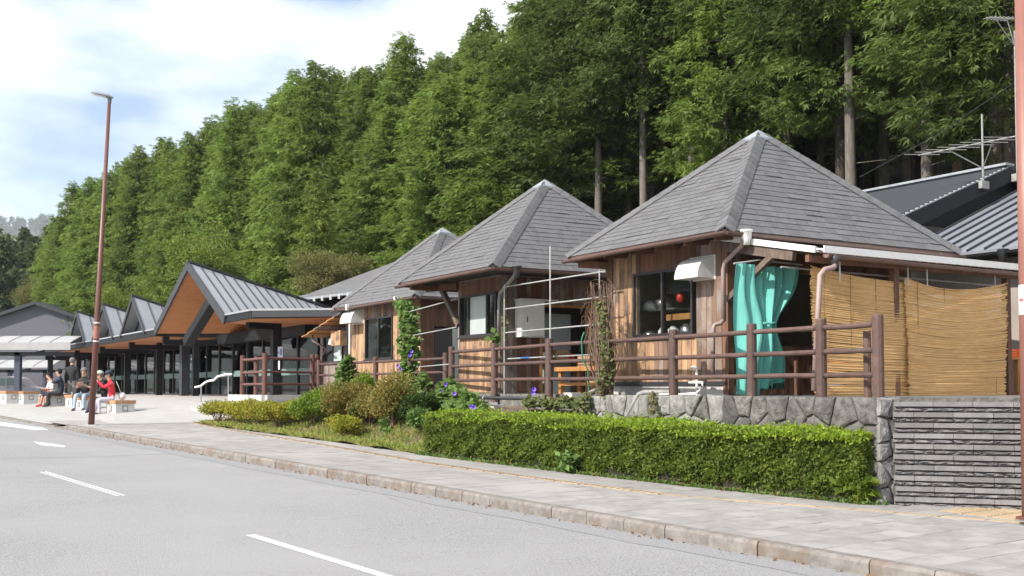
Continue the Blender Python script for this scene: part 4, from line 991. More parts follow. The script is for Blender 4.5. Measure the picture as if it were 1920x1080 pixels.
# shingled hall roof behind the farthest pavilion
hb = thing('rear_hall', 'long dark shingled hall roof with pale rafter ends behind the farthest pavilion', 'building', tuple(frm(onY(640,560,46))))
q = [frm(onY(*a)) for a in ((556,559,45.5),(700,541,41.5),(775,478,50),(600,544,53))]
hm = MB(); up_ = Vector((0,0,.12)); hm.hexa([p-up_ for p in q], q); part('roof', hm, M['shingle_plain'], hb)
w_ = MB(); w_.hexa([(p.x+1.0,p.y+.3,1.4) for p in q], [p-up_*1.6+Vector((1.0,.3,0)) for p in q]); part('wall', w_, M['inside'], hb)
for k in range(9):
    t = .03+k*.11; a = q[0]+(q[1]-q[0])*t-up_*1.25; b = q[3]+(q[2]-q[3])*t-up_*1.25; d = (b-a).normalized()
    part('rafter', MB().bar(a-d*.12, a+d*1.6, .09, .14), M['white_concrete'], hb)
part('edge_board', MB().bar(q[0]-up_*.6, q[1]-up_*.6, .04, .1), M['zinc'], hb)
wg = [frm(onY(*a)) for a in ((553,557,52),(578,556,52),(625,545,58),(600,546,58))]
part('side_roof', MB().hexa([p-up_ for p in wg], wg), M['metal_roof'], hb)

# ------------------------------------------------------------------ long glazed building with folded roof
mbd = thing('market_hall', 'long dark glazed hall with folded metal gables and orange soffit', 'building', (13,45,1.33))
XM, ZM = 11.3, 4.15
B_w = frm(onz(640,581,4.16)); 
def slab(poly, zt, zb2, nm='eave_slab'):
    o = part(nm, MB().prism([(x,y,zb2) for x, y in poly], (0,0,zt-zb2)), M['metal_dark'], mbd); return o
sl1 = slab([(XM,46.8),(20,46.8),(20,77.5),(XM,77.5)], ZM, ZM-.3); part('soffit', MB().box((XM+.1,46.9,ZM-.325),(14.2,77.4,ZM-.301)), M['soffit'], sl1)
part('fascia_trim', MB().box((XM-.03,46.8,ZM-.04),(XM-.001,77.5,ZM+.02)), M['metal_roof'], sl1)
Bx = (B_w.x, B_w.y)
sl2 = slab([(XM,34.41),Bx,(B_w.x+4,B_w.y+5),(15.5,40.6),(XM,37.2)][::1], 4.18, 3.93); part('soffit', MB().prism([(XM+.1,34.6,3.926),(Bx[0]-.1,Bx[1]+.1,3.926),(B_w.x+3.5,B_w.y+4.5,3.926),(15.2,40,3.926),(XM+.1,37.1,3.926)], (0,0,-.02)), M['soffit'], sl2)
part('fascia_trim', MB().bar((XM-.012,37.2,4.19),(XM-.012,34.4,4.19),.03,.06), M['metal_roof'], sl2); part('fascia_trim', MB().bar((XM,34.39,4.19),(Bx[0],Bx[1]-.02,4.19),.03,.06), M['metal_roof'], sl2)
part('fascia_band', MB().bar((XM+.02,34.37,4.05),(Bx[0],Bx[1]-.04,4.05),.02,.2), M['metal_grey'], sl2)
def gable(yc, y0, y1, za, xe, zf, big):
    ap, fr_, fl, re = Vector((XM,yc,za)), Vector((XM,y0,zf)), Vector((XM,y1,zf)), Vector((xe,yc,zf+.05))
    th = Vector((0,0,.16 if big else .1))
    for nm, ft in (('roof_slope', fr_), ('roof_slope', fl)):
        mb = MB(); P = [ap, ft, re]
        mb.add([p for p in P] + [p-th for p in P], [(0,1,2),(5,4,3),(0,3,4,1),(1,4,5,2),(2,5,3,0)])
        ro = part(nm, mb, M['metal_roof'], mbd)
        if big or ft is fr_:
            n = 20 if big else 9
            for k in range(1, n):
                t = k/n; a, b = ap+(re-ap)*t, ft+(re-ft)*t
                if (b-a).length > .4: part('seam', MB().bar(a+Vector((0,0,.02)), b+Vector((0,0,.02)), .018, .05), M['metal_grey'], ro)
        if big:
            k2 = th*1.12; part('soffit', MB().add([ap-k2, ft-k2, re-k2], [(0,1,2)]), M['soffit'], ro)
        fa = MB(); dr = (ft-ap).normalized(); fa.bar(ap+Vector((-.03,0,-.12 if big else -.07)), ft+Vector((-.03,0,-.12 if big else -.07)), .07, .3 if big else .18)
        part('rake_board', fa, M['metal_grey'], ro)
    part('ridge_cap', MB().bar(ap+Vector((-.06,0,.05)), re+Vector((0,0,.05)), .22 if big else .16, .07), M['metal_grey'], mbd)
    if not big:
        part('gable_glazing', MB().prism([(XM+.5,y0+.25,zf-.0),(XM+.5,y1-.25,zf-.0),(XM+.5,yc,za-.25)], (.04,0,0)), M['inside'], mbd)
gable(41.82, 37.1, 46.75, 6.43, 19.6, 4.12, True)
gable(50.98, 48.55, 53.3, 5.80, 16.8, 4.14, False)
gable(57.33, 54.9, 59.9, 5.84, 16.8, 4.14, False)
gable(64.28, 61.8, 66.8, 5.88, 16.8, 4.14, False)
d0, d1 = onx(402,560,11.95), onx(352,642,11.95)
part('diagonal_beam', MB().bar(d0, d1, .36, .36, (1,0,0)), M['metal_dark'], mbd)
part('header_beam', MB().box((13.9,36.5,3.55),(14.3,47,3.95)), M['metal_dark'], mbd)
part('header_beam', MB().box((14.0,47,3.6),(14.3,77.5,3.85)), M['metal_dark'], mbd)
for px_ in (345,):
    c = onx(px_, 700, 12.9); part('column', MB().box((12.75,c.y-.2,1.2),(13.1,c.y+.2,3.9)), M['metal_grey'], mbd)
c = onx(300, 700, 13.2); part('column', MB().box((13.05,c.y-.14,1.2),(13.3,c.y+.14,3.9)), M['metal_dark'], mbd)
for y in (46.95,53.2,59.9,66.8,73.3,77.2):
    part('frame_beam', MB().box((XM+.35,y-.1,3.5),(14.1,y+.1,3.72)), M['metal_dark'], mbd); part('frame_bracket', MB().box((XM+.35,y-.1,3.72),(XM+.6,y+.1,3.84)), M['metal_dark'], mbd)
    part('column', MB().box((12.9,y-.12,1.2),(13.15,y+.12,3.5)), M['metal_dark'], mbd)
part('column', MB().box((XM+.5,77.0,1.0),(XM+.8,77.3,3.84)), M['metal_dark'], mbd)
# glazing
XG = 14.2; y = 36.0; k = 0
def gl_inner(a, b):
    part('pane', MB().box((XG,a+.04,1.42),(XG+.02,b-.04,3.56)), M['glass_main'], mbd); part('mullion', MB().box((XG-.05,b-.045,1.3),(XG+.08,b+.045,3.6)), M['frame'], mbd)
    part('reflection_strip', MB().box((XG-.006,a+.05,2.16),(XG-.002,b-.05,2.4)), M['glass_reflection'], mbd)
while y < 77: gl_inner(y, y+1.9); y += 1.9
part('sill_rail', MB().box((XG-.04,36,1.3),(XG+.06,77.5,1.42)), M['frame'], mbd)
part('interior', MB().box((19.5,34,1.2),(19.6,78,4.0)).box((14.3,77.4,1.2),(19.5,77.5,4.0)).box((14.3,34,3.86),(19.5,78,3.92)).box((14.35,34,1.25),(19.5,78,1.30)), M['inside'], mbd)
# right wing glazing, set along the oblique fascia
wv = Vector((Bx[0]-XM, Bx[1]-34.41, 0)).normalized(); wp = Vector((-wv.y, wv.x, 0)); A2 = Vector((14.2,36.0,0))+wv*.2
for k in range(4):
    a, b = A2+wv*(k*1.9+.05), A2+wv*(k*1.9+1.85)
    part('pane', MB().hexa([(a.x,a.y,1.42),(b.x,b.y,1.42),(b.x+wp.x*.02,b.y+wp.y*.02,1.42),(a.x+wp.x*.02,a.y+wp.y*.02,1.42)],[(a.x,a.y,3.6),(b.x,b.y,3.6),(b.x+wp.x*.02,b.y+wp.y*.02,3.6),(a.x+wp.x*.02,a.y+wp.y*.02,3.6)]), M['glass_main'], mbd)
    part('mullion', MB().bar((b.x,b.y,1.3),(b.x,b.y,3.93),.09,.09), M['frame'], mbd)
    part('reflection_strip', MB().hexa([(a.x-wp.x*.01,a.y-wp.y*.01,2.16),(b.x-wp.x*.01,b.y-wp.y*.01,2.16),(b.x-wp.x*.004,b.y-wp.y*.004,2.16),(a.x-wp.x*.004,a.y-wp.y*.004,2.16)],[(a.x-wp.x*.01,a.y-wp.y*.01,2.36),(b.x-wp.x*.01,b.y-wp.y*.01,2.36),(b.x-wp.x*.004,b.y-wp.y*.004,2.36),(a.x-wp.x*.004,a.y-wp.y*.004,2.36)]), M['glass_reflection'], mbd)
part('wing_wall', MB().bar(tuple(A2+wv*7.8+Vector((0,0,2.6))), tuple(A2+wv*12+Vector((0,0,2.6))), .1, 2.7), M['inside'], mbd)
part('header_beam', MB().bar(tuple(A2+Vector((0,0,3.74))), tuple(A2+wv*8+Vector((0,0,3.74))), .2, .32), M['metal_dark'], mbd)
cp = frm(onY(517,700,38.0)); part('column', MB().box((cp.x-.15,cp.y-.15,1.2),(cp.x+.15,cp.y+.15,3.93)), M['metal_dark'], mbd)
part('wing_beam', MB().bar((XM+.5,36.3,3.8),(cp.x,cp.y,3.8),.2,.22), M['metal_dark'], mbd)
em, en, el_, eb = nt('downlight'); eb.inputs['Emission Color'].default_value = (1,.93,.8,1); eb.inputs['Emission Strength'].default_value = 6
for lab, pxy in (('left lit downlight inside the glazed entrance', (361,674)), ('right lit downlight inside the glazed entrance', (387,670))):
    d = ray(*pxy); k = (3.84-EYE)/d.z; P = frm(E0+d*k)
    if P.x > 19: P = onx(*pxy, 17.5)
    t = thing('downlight', lab, 'downlight', tuple(P), group='downlights in the entrance'); part('diffuser', MB().lathe([(.09,0),(.09,.02)], tuple(P), 12), em, t); part('rim', MB().lathe([(.12,.021),(.12,.05)], tuple(P), 12), M['white'], t)
# posters on the column
ps = thing('notice_poster', 'white and blue poster fixed to the entrance column', 'poster', (cp.x,cp.y-.2,2.9))
def wpl(c, w, h, z, dx, m, nm, off):
    a = Vector((c.x,c.y,0)); e = frm(Vector((1,0,0))); n2 = frm(Vector((0,-1,0))); a = a + n2*(.24+off) + e*dx
    part(nm, MB().hexa([a-e*w/2+Vector((0,0,z-h/2)), a+e*w/2+Vector((0,0,z-h/2)), a+e*w/2-n2*.008+Vector((0,0,z-h/2)), a-e*w/2-n2*.008+Vector((0,0,z-h/2))],[a-e*w/2+Vector((0,0,z+h/2)), a+e*w/2+Vector((0,0,z+h/2)), a+e*w/2-n2*.008+Vector((0,0,z+h/2)), a-e*w/2-n2*.008+Vector((0,0,z+h/2))]), M[m], ps)
wpl(cp,.17,.36,2.92,.2,'sign_paper','sheet',0); wpl(cp,.07,.22,2.92,.225,'sign_blue','blue_print',.01); wpl(cp,.03,.1,2.9,.145,'sign_red','red_print',.01)
ps2 = ps; ps = thing('notice_strip', 'narrow white notice strip below the poster on the column', 'notice', (cp.x,cp.y-.2,2.5)); wpl(cp,.06,.3,2.47,.16,'sign_paper','sheet',0)
# handrail
hr = thing('wave_handrail', 'white zigzag handrail on two steel posts at the entrance ramp', 'handrail', (10,34,1.33))
pts = [onx(x, y, 10.2) for x, y in ((366,726),(376,724),(385,717),(392,714),(401,713),(408,706),(416,704),(424,702),(434,702))]
part('rail', MB().tube(pts, .035, 8), M['white'], hr, True)
for x, yt, yb in ((377,724,757),(428,702,742)): part('post', MB().tube([onx(x, yb, 10.2), onx(x, yt, 10.2)], .022, 8), M['steel'], hr); part('clamp', MB().tube([onx(x, yt+3, 10.2), onx(x, yt, 10.2)], .04, 8), M['steel'], hr)
# white planter wall
pw = thing('white_planter_wall', 'low white concrete planter wall below the red-brown fence', 'wall', tuple(frm(onY(497,745,26.5))))
a, b, c = [frm(onY(*q_)) for q_ in ((434,742,32.2),(497,741,29.8),(574,743,30.8))]
for p, q_ in ((a,b),(b,c)):
    part('wall', MB().bar((p.x,p.y,1.1),(q_.x,q_.y,1.1),.2,.8), M['white_concrete'], pw)

# ------------------------------------------------------------------ street lamp
lb, lt = ong(171,797), onY(205.5,184,28.16)
lp = thing('street_lamp', 'tall red-brown street lamp leaning slightly by the kerb', 'street lamp', tuple(lb), 'w')
mid = lb+(lt-lb)*.32
part('pole', MB().tube([lb, lb+(lt-lb)*.3, lt], [.078,.07,.042], 16), M['lamp_pole'], lp, True)
part('collar', MB().tube([lb+(lt-lb)*.252, lb+(lt-lb)*.256], .0755, 16), M['sign_paper'], lp); part('collar', MB().tube([lb+(lt-lb)*.308, lb+(lt-lb)*.312], .074, 16), M['sign_paper'], lp)
part('plate', MB().tube([lb+(lt-lb)*.262, lb+(lt-lb)*.30], .0742, 16, False), mat('faded_plate', (.34,.14,.11), .5), lp)
part('base_plate', MB().box((lb.x-.16,lb.y-.16,lb.z-.03),(lb.x+.16,lb.y+.16,lb.z+.012)), M['concrete'], lp)
hd_ = MB(); n = 12; rows = []
e0_, e1_ = onY(212,184,28.1), onY(170.5,174,28.1); dx_ = (e1_-e0_); 
prof = [(0,.02,.03),(.12,.075,.07),(.3,.11,.075),(.7,.12,.06),(.92,.085,.04),(1,.02,.02)]
for t, w, h in prof:
    cc = e0_+dx_*t
    for k in range(n):
        an_ = 2*math.pi*k/n; hd_.v.append((cc.x, cc.y+math.cos(an_)*w, cc.z+math.sin(an_)*h*(.9 if math.sin(an_) > 0 else .35)))
for i in range(len(prof)-1):
    for k in range(n): a = i*n+k; b = i*n+(k+1) % n; hd_.f.append((a,b,b+n,a+n))
ho = part('lamp_head', hd_, M['lamp_grey'], lp, True)
ln = MB(); p, q_ = e0_+dx_*.3, e0_+dx_*.93; ln.hexa([p+Vector((0,-.08,-.035)), q_+Vector((0,-.06,-.03)), q_+Vector((0,.06,-.03)), p+Vector((0,.08,-.035))],[p+Vector((0,-.08,-.02)), q_+Vector((0,-.06,-.012)), q_+Vector((0,.06,-.012)), p+Vector((0,.08,-.02))]); part('lens', ln, M['lens'], ho)
part('socket', MB().tube([lt-Vector((0,0,.12)), lt+Vector((0,0,.05))], .05, 10), M['lamp_grey'], lp)

# ------------------------------------------------------------------ benches
benches = {}
def bench(key, label, px_, py_, L, w=.46):
    P = frm(ong(px_, py_), 'r'); z = P.z
    t = thing('bench', label, 'bench', tuple(P), 'r', group='timber-topped concrete benches'); n0, s0 = P.x, P.y
    part('base', MB().box((n0+.03,s0-L/2+.05,z-.05),(n0+w-.03,s0+L/2-.05,z+.37)), M['white_concrete'], t)
    for i in range(3): part('slat', MB().box((n0+i*w/3+.002,s0-L/2,z+.372),(n0+(i+1)*w/3-.002,s0+L/2,z+.47)), M['bench_wood'], t)
    for lo, hi, l2, h2 in (((n0,s0-.09,z+.14),(n0+.028,s0+.09,z+.32),(n0-.006,s0-.05,z+.18),(n0-.001,s0+.05,z+.28)), ((n0+w*.5-.09,s0-L/2+.04,z+.14),(n0+w*.5+.09,s0-L/2+.049,z+.32),(n0+w*.5-.05,s0-L/2+.03,z+.18),(n0+w*.5+.05,s0-L/2+.038,z+.28))):
        eb_ = part('emblem', MB().box(lo, hi), M['pipe_grey'], t); part('emblem_centre', MB().box(l2, h2), M['white_concrete'], eb_)
    benches[key] = (P, L, w); return P
bench('a', 'bench right of the lamp post, under the person in red', 206, 780, .95, .62)
bench('b', 'bench under the man in pale jeans', 146, 771, .95, .6)
bench('b2', 'bench behind the man in pale jeans, left of the next', 127, 766, .9, .5)
bench('c', 'bench under the people left of the standing man', 88, 763, .95, .6)
bench('d', 'bench second from the left edge of the picture', 36, 757, 1.1, .6)
bench('e', 'bench at the left edge of the picture', 4, 756, 1.1, .6)

# ------------------------------------------------------------------ people
PM = {}
def pm(n, c):
    if n not in PM: PM[n] = mat('cloth_'+n, c, .8, tuple(x*.8 for x in c), 12)
    return PM[n]
SKIN = mat('skin', (.46,.27,.19), .6, (.42,.24,.17), 6)
def person(label, loc, face, pose, top, bottom, shoes, hair, arms='lap', sc=1., bare_legs=False, sleeves=False, hat=None, lean=0.):
    sit = pose == 'sit'; Hh = .50 if sit else .92
    J = {}; def_ = lambda k, x, y, z, r: J.__setitem__(k, (Vector((x, y, z)), r))
    ly = lambda z: lean*(z-Hh)
    def_('pel',0,0,Hh+.02,.135); def_('spi',0,ly(Hh+.22),Hh+.22,.125); def_('che',0,ly(Hh+.44),Hh+.44,.15); def_('nec',0,ly(Hh+.58)+.01,Hh+.58,.055); def_('hd0',0,ly(Hh+.66)+.03,Hh+.665,.075); def_('hd1',0,ly(Hh+.78)+.04,Hh+.775,.10); def_('hd2',0,ly(Hh+.84)+.03,Hh+.85,.065); def_('nose',0,ly(Hh+.75)+.155,Hh+.745,.018)
    for s, n in ((-1,'l'),(1,'r')):
        cz_ = Hh+.50; cy_ = ly(cz_)
        def_('sh'+n, .17*s, cy_, cz_, .068)
        if arms == 'lap': e, w_ = (.225*s, cy_+.06, cz_-.27), (.09*s, cy_+.27, cz_-.25)
        elif arms == 'read': e, w_ = (.22*s, cy_+.10, cz_-.24), (.07*s, cy_+.30, cz_-.14)
        elif arms == 'up': e, w_ = (.2*s, cy_+.22, cz_-.12), (.10*s, cy_+.38, cz_+.06)
        else: e, w_ = (.23*s, cy_-.01, cz_-.28), (.24*s, cy_+.04, cz_-.53)
        def_('el'+n, *e, .048); def_('wr'+n, *w_, .033)
        ev, wv_ = Vector(e), Vector(w_); hdv = (wv_-ev).normalized()
        p = wv_ + hdv*.07; J['pa'+n] = (p, .036)
        sd = Vector((1,0,0)) - hdv*hdv.x; sd.normalize(); dn = Vector((0,.5,-.5))
        for k in range(4):
            b = p + hdv*.03 + sd*((k-1.5)*.021); m_ = b + hdv*(.035+.006*(1.5-abs(k-1.5))) ; t_ = m_ + (hdv*.02 + Vector((0,0,-.022)))
            J['f%d%s' % (k, n)] = (m_, .0095); J['t%d%s' % (k, n)] = (t_, .008)
        J['th'+n] = (wv_+hdv*.05 - sd*.045*s + Vector((0,0,.01)), .011); J['tt'+n] = (wv_+hdv*.09 - sd*.055*s + Vector((0,0,.015)), .009)
        if sit:
            def_('hi'+n, .095*s, .05, Hh, .10); def_('kn'+n, .13*s, .44, Hh+.02, .07); def_('an'+n, .125*s, .47+.06*s, .09, .045); def_('he'+n, .125*s, .44+.06*s, .05, .042); def_('to'+n, .13*s, .66+.06*s, .035, .032)
        else:
            def_('hi'+n, .095*s, 0, Hh-.06, .10); def_('kn'+n, .10*s, .02, .5, .068); def_('an'+n, .10*s, -.01, .09, .044); def_('he'+n, .10*s, -.04, .05, .042); def_('to'+n, .115*s, .17, .035, .032)
    ED = [('pel','spi'),('spi','che'),('che','nec'),('nec','hd0'),('hd0','hd1'),('hd1','hd2'),('hd1','nose')]
    for n in 'lr':
        ED += [('che','sh'+n),('sh'+n,'el'+n),('el'+n,'wr'+n),('wr'+n,'pa'+n),('pel','hi'+n),('hi'+n,'kn'+n),('kn'+n,'an'+n),('an'+n,'he'+n),('an'+n,'to'+n),('wr'+n,'th'+n),('th'+n,'tt'+n)]
        for k in range(4): ED += [('pa'+n,'f%d%s' % (k,n)),('f%d%s' % (k,n),'t%d%s' % (k,n))]
    keys = list(J); ix = {k: i for i, k in enumerate(keys)}
    me = bpy.data.meshes.new('tmp'); me.from_pydata([J[k][0]*sc for k in keys], [(ix[a],ix[b]) for a, b in ED], []); me.update()
    ob = link(bpy.data.objects.new('tmp', me)); md = ob.modifiers.new('s','SKIN'); md.use_smooth_shade = True
    sv = me.skin_vertices[0].data
    for k in keys: r = J[k][1]*sc; sv[ix[k]].radius = (r, r)
    sv[ix['pel']].use_root = True
    sb = ob.modifiers.new('u','SUBSURF'); sb.levels = sb.render_levels = 1
    bpy.context.view_layer.update()
    dg = bpy.context.evaluated_depsgraph_get(); me2 = bpy.data.meshes.new_from_object(ob.evaluated_get(dg)); bpy.data.objects.remove(ob)
    me2.name = 'body'
    def lab(a, b):
        if a in ('pel','spi','che') and b in ('spi','che','nec') or b.startswith('sh'): return 0
        if a.startswith('sh'): return 0
        if a.startswith('el'): return 0 if sleeves else 2
        if a.startswith('pel') or a.startswith('hi'): return 1
        if a.startswith('kn'): return 2 if bare_legs else 1
        if a.startswith('an'): return 3
        return 2
    segs = [(J[a][0]*sc, J[b][0]*sc, lab(a,b), (J[a][1]+J[b][1])/2*sc) for a, b in ED]
    me2.materials.clear()
    for m_ in (top, bottom, SKIN, shoes): me2.materials.append(m_)
    for pl in me2.polygons:
        c = pl.center; best = 1e9; bl = 0
        for a, b, l_, r in segs:
            d = b-a; t = max(0, min(1, (c-a).dot(d)/max(1e-9, d.length_squared))); dd = (c-(a+d*t)).length/r
            if dd < best: best, bl = dd, l_
        pl.material_index = bl; pl.use_smooth = True
    o = thing('person', label, 'person', (0,0,0), 'w'); o.location = loc; o.rotation_euler.z = face
    bo = link(bpy.data.objects.new('body', me2)); bo.parent = o; ORG[bo.name] = Vector((0,0,0))
    h1 = J['hd1'][0]*sc; r = .112*sc; hm_ = MB(); hm_.blob((h1.x, h1.y-.012*sc, h1.z+.03*sc), (r, r*1.05, r*1.02), 14, 8)
    keep = []
    for f in hm_.f:
        c = sum((Vector(hm_.v[i]) for i in f), Vector())/len(f)-h1
        if c.z > .02*sc or c.y < -.02*sc: keep.append(f)
    hm_.f = keep
    ho_ = part('hair', hm_, hair, o, True)
    for s in (-1, 1):
        part('eye', MB().blob((h1.x+s*.035*sc, h1.y+.095*sc, h1.z+.0*sc), (.011*sc,.006*sc,.007*sc), 6, 4), M['frame'], o)
        part('ear', MB().blob((h1.x+s*.1*sc, h1.y, h1.z-.01*sc), (.012*sc,.022*sc,.032*sc), 6, 4), SKIN, o)
    part('mouth', MB().blob((h1.x, h1.y+.092*sc, h1.z-.06*sc), (.024*sc,.006*sc,.005*sc), 6, 4), M['red'], o)
    if hat:
        q = MB(); q.blob((h1.x,h1.y-.01*sc,h1.z+.05*sc),(r*1.08,r*1.12,r*.95),14,8); q.f = [f for f in q.f if sum(q.v[i][2] for i in f)/len(f) > h1.z+.04*sc]; q.box((h1.x-.08*sc,h1.y+.07*sc,h1.z+.05*sc),(h1.x+.08*sc,h1.y+.19*sc,h1.z+.062*sc)); part('cap', q, hat, o, True)
    return o
K = {'black': pm('black',(.02,.02,.022)), 'navy': pm('navy',(.02,.03,.06)), 'jeans': pm('jeans',(.36,.45,.55)), 'white': pm('white',(.72,.71,.72)), 'red': pm('red',(.62,.03,.05)), 'grey': pm('grey',(.20,.19,.19)), 'brown': pm('brown',(.14,.07,.05)), 'green': pm('green',(.42,.48,.36)), 'pink': pm('pink',(.6,.2,.2)), 'hair': pm('hair',(.012,.010,.010)), 'greyhair': pm('greyhair',(.16,.155,.15)), 'lilac': pm('lilac',(.5,.48,.55))}
def seat(key, dn, ds):
    P, L, w = benches[key]; return tow((P.x+dn, P.y+ds, P.z-.005), 'r')
def grd(px_, py_): return ong(px_, py_)
FR = RA + R(90)            # facing -n, towards the road
person('seated man in dark T-shirt and pale jeans looking down at a tablet', seat('b',.22,-.05), R(178), 'sit', K['black'], K['jeans'], K['brown'], K['greyhair'], 'read', 1.02, lean=.12)
person('seated person in red jacket and dark cap right of the lamp post', seat('a',.16,.22), R(118), 'sit', K['red'], K['lilac'], K['black'], K['hair'], 'up', .97, sleeves=True, hat=K['navy'], lean=.14)
person('seated person in pale green cap half hidden by the lamp post', seat('a',.1,.72), R(112), 'sit', K['black'], K['navy'], K['white'], K['greyhair'], 'read', .97, sleeves=True, hat=K['green'], lean=.2)
sp = ong(134,764); person('standing man in black jacket seen from behind near the glass front', Vector((sp.x,sp.y,sp.z+.0)), R(5), 'stand', K['black'], K['grey'], K['black'], K['greyhair'], 'down', .97, sleeves=True)
person('seated person in navy shirt raising both hands beside the standing man', seat('c',.3,-.72), R(100), 'sit', K['navy'], K['black'], K['black'], K['hair'], 'up', .97, lean=.1)
person('seated girl in white shirt and navy shorts on the left bench', seat('c',.22,-.12), R(140), 'sit', K['white'], K['navy'], K['red'], K['hair'], 'lap', .86, bare_legs=True, lean=.3)
person('small child in red and white top with bare legs', seat('c',.2,.38), R(150), 'sit', K['pink'], K['black'], K['red'], K['hair'], 'read', .74, bare_legs=True, lean=.05)
tb_ = thing('tablet', 'dark tablet held by the man in pale jeans', 'tablet', tuple(seat('b',.22,-.05)), 'w')
q0 = seat('b',.22,-.05); fx = Vector((math.sin(R(178))*-1, math.cos(R(178)), 0)); cpt = q0 + fx*.46 + Vector((0,0,.90))
part('case', MB().bar(cpt-Vector((.11,0,0)), cpt+Vector((.11,0,0)), .012, .16, (0,.6,.8)), M['brown'] if 'brown' in M else K['brown'], tb_); part('screen', MB().bar(cpt+Vector((-.1,.009,.006)), cpt+Vector((.1,.009,.006)), .002, .14, (0,.6,.8)), M['frame'], tb_)
sb_ = seat('a',.16,.22); bg = thing('shoulder_bag', 'small pale bag beside the person in the red jacket', 'bag', tuple(sb_+Vector((.28,.05,.47))), 'w')
part('pouch', MB().blob(tuple(sb_+Vector((.26,.02,.60))),(.12,.10,.12)), K['white'], bg, True); part('strap', MB().tube([sb_+Vector((.26,-.06,.66)), sb_+Vector((.18,-.08,.9)), sb_+Vector((.1,-.04,1.04))], .012, 6), K['green'], bg)

# ------------------------------------------------------------------ far left: shed, canopies, car
fb = thing('grey_shed', 'large plain dark grey gabled shed at the far left', 'shed', tuple(onY(70,740,95)), 'w')
a, b, c = onY(-100,627,95), onY(70,572,95), onY(240,630,95)
part('wall', MB().prism([(a.x,95,.5),(c.x,95,.5),(c.x,95,c.z),(b.x,95,b.z),(a.x,95,a.z)], (0,25,0)), M['far_wall'], fb)
for p, q_ in ((a,b),(b,c)):
    part('roof_slope', MB().hexa([(p.x,94.4,p.z+.01),(q_.x,94.4,q_.z+.01),(q_.x,120.5,q_.z+.01),(p.x,120.5,p.z+.01)],[(p.x,94.4,p.z+.3),(q_.x,94.4,q_.z+.3),(q_.x,120.5,q_.z+.3),(p.x,120.5,p.z+.3)]), M['metal_grey'], fb)
def vault(label, x0, x1, yt, yf0, yf1, Y, n, posts):
    t = thing('arched_canopy', label, 'canopy', tuple(onY(x1,735,Y)), 'w', group='arched polycarbonate canopies')
    zt, z1, z0 = onY(0,yt,Y).z, onY(0,yf0,Y).z, onY(0,yf1,Y).z; X0, X1 = onY(x0,700,Y).x, onY(x1,700,Y).x
    def arc(v): return (Y+v*2.6, z1 + (zt-z1)*math.sin(min(1, v*1.1)*math.pi/2))
    for k in range(n):
        a0, a1 = X0+(X1-X0)*k/n, X0+(X1-X0)*(k+1)/n-.03
        mb = MB(); mb.grid(lambda u, v: (a0+(a1-a0)*u, *arc(v)), 1, 8); mb.grid(lambda u, v: (a1+(a0-a1)*u, arc(v)[0], arc(v)[1]-.03), 1, 8); part('panel', mb, M['polycarb'], t)
        part('rib', MB().tube([(a1+.015, *arc(v/8)) for v in range(9)], .03, 6), M['pipe_grey'], t)
    part('fascia', MB().box((X0,Y-.08,z0),(X1,Y-.02,z1)), M['polycarb'], t)
    part('beam', MB().box((X0,Y+.4,z0-.3),(X1,Y+.6,z0-.1)), M['metal_grey'], t)
    for px_, w in posts:
        x = onY(px_,700,Y).x; part('post', MB().box((x-w/2,Y+.4,.8),(x+w/2,Y+.4+w,z0-.1)), mat('slate_steel', (.06,.07,.10), .4), t)
        part('arm', MB().bar((x,Y+.5,z0-.35),(x+1.4,Y+.5,z0-.05),.1,.12), M['metal_grey'], t)
vault('nearer arched pale canopy on a slate post at the left edge', -180, 132, 626, 642, 656, 58, 8, ((25,.3),(-110,.3)))
vault('farther arched pale canopy behind the slate post', -180, 96, 673, 688, 690, 74, 8, ((12,.22),(78,.2),(-90,.2)))
ca = thing('parked_car', 'grey hatchback parked under the arched canopies at the far left', 'car', tuple(onY(20,740,62)), 'w')
x1, zc = onY(78,700,62).x, .85
prf = [(-.0,.35),(-.03,.62),(-.12,.78),(-.85,.92),(-1.35,1.38),(-2.0,1.5),(-3.0,1.48),(-3.55,1.05),(-3.75,.95),(-3.8,.35)]
def carsec(y, k, ks): return [(x1+p*1.0, y, zc+.0+(q if q < .93 else .93+(q-.93)*ks)) for p, q in prf]
car = MB(); secs = [(62.0,1,.55),(62.06,1,.97),(62.25,1,1.0),(63.3,1,1.0),(63.5,1,.97),(63.56,1,.55)]; o = 0
cm_ = mat('car_paint', (.5,.505,.52), .3)
for yy, k_, ks in secs: car.v += carsec(yy, k_, 1.0)
n = len(prf)
for i in range(len(secs)-1):
    for k in range(n): a = i*n+k; b = i*n+(k+1) % n; car.f.append((a,b,b+n,a+n))
car.f += [tuple(range(n))[::-1], tuple(range(5*n,6*n))]
part('body', car, cm_, ca)
for p0, p1, nm in ((-.98,-1.95,'front_window'),(-2.03,-3.15,'rear_window')):
    zz = lambda p: zc + (1.0 + (min(1.4, 1.38+0*p)-1.0))
    top0 = zc+.98+max(0,min(.40,(-p0-.9)*.9)); part(nm, MB().prism([(x1+p0,61.985,zc+.97),(x1+p1,61.985,zc+.97),(x1+p1*(1 if nm[0]=='f' else .96),61.985,zc+1.37),(x1+(p0-.4 if nm[0]=='f' else p0),61.985,zc+1.37)], (0,.01,0)), mat('car_glass_'+nm, (.25,.32,.30), .1), ca)
for x in (-.7,-3.1):
    wh = part('wheel', MB().tube([(x1+x,61.97,zc+.32),(x1+x,62.2,zc+.32)], .31, 18), M['frame'], ca); part('rim', MB().tube([(x1+x,61.955,zc+.32),(x1+x,61.968,zc+.32)], .19, 14), M['steel'], wh)
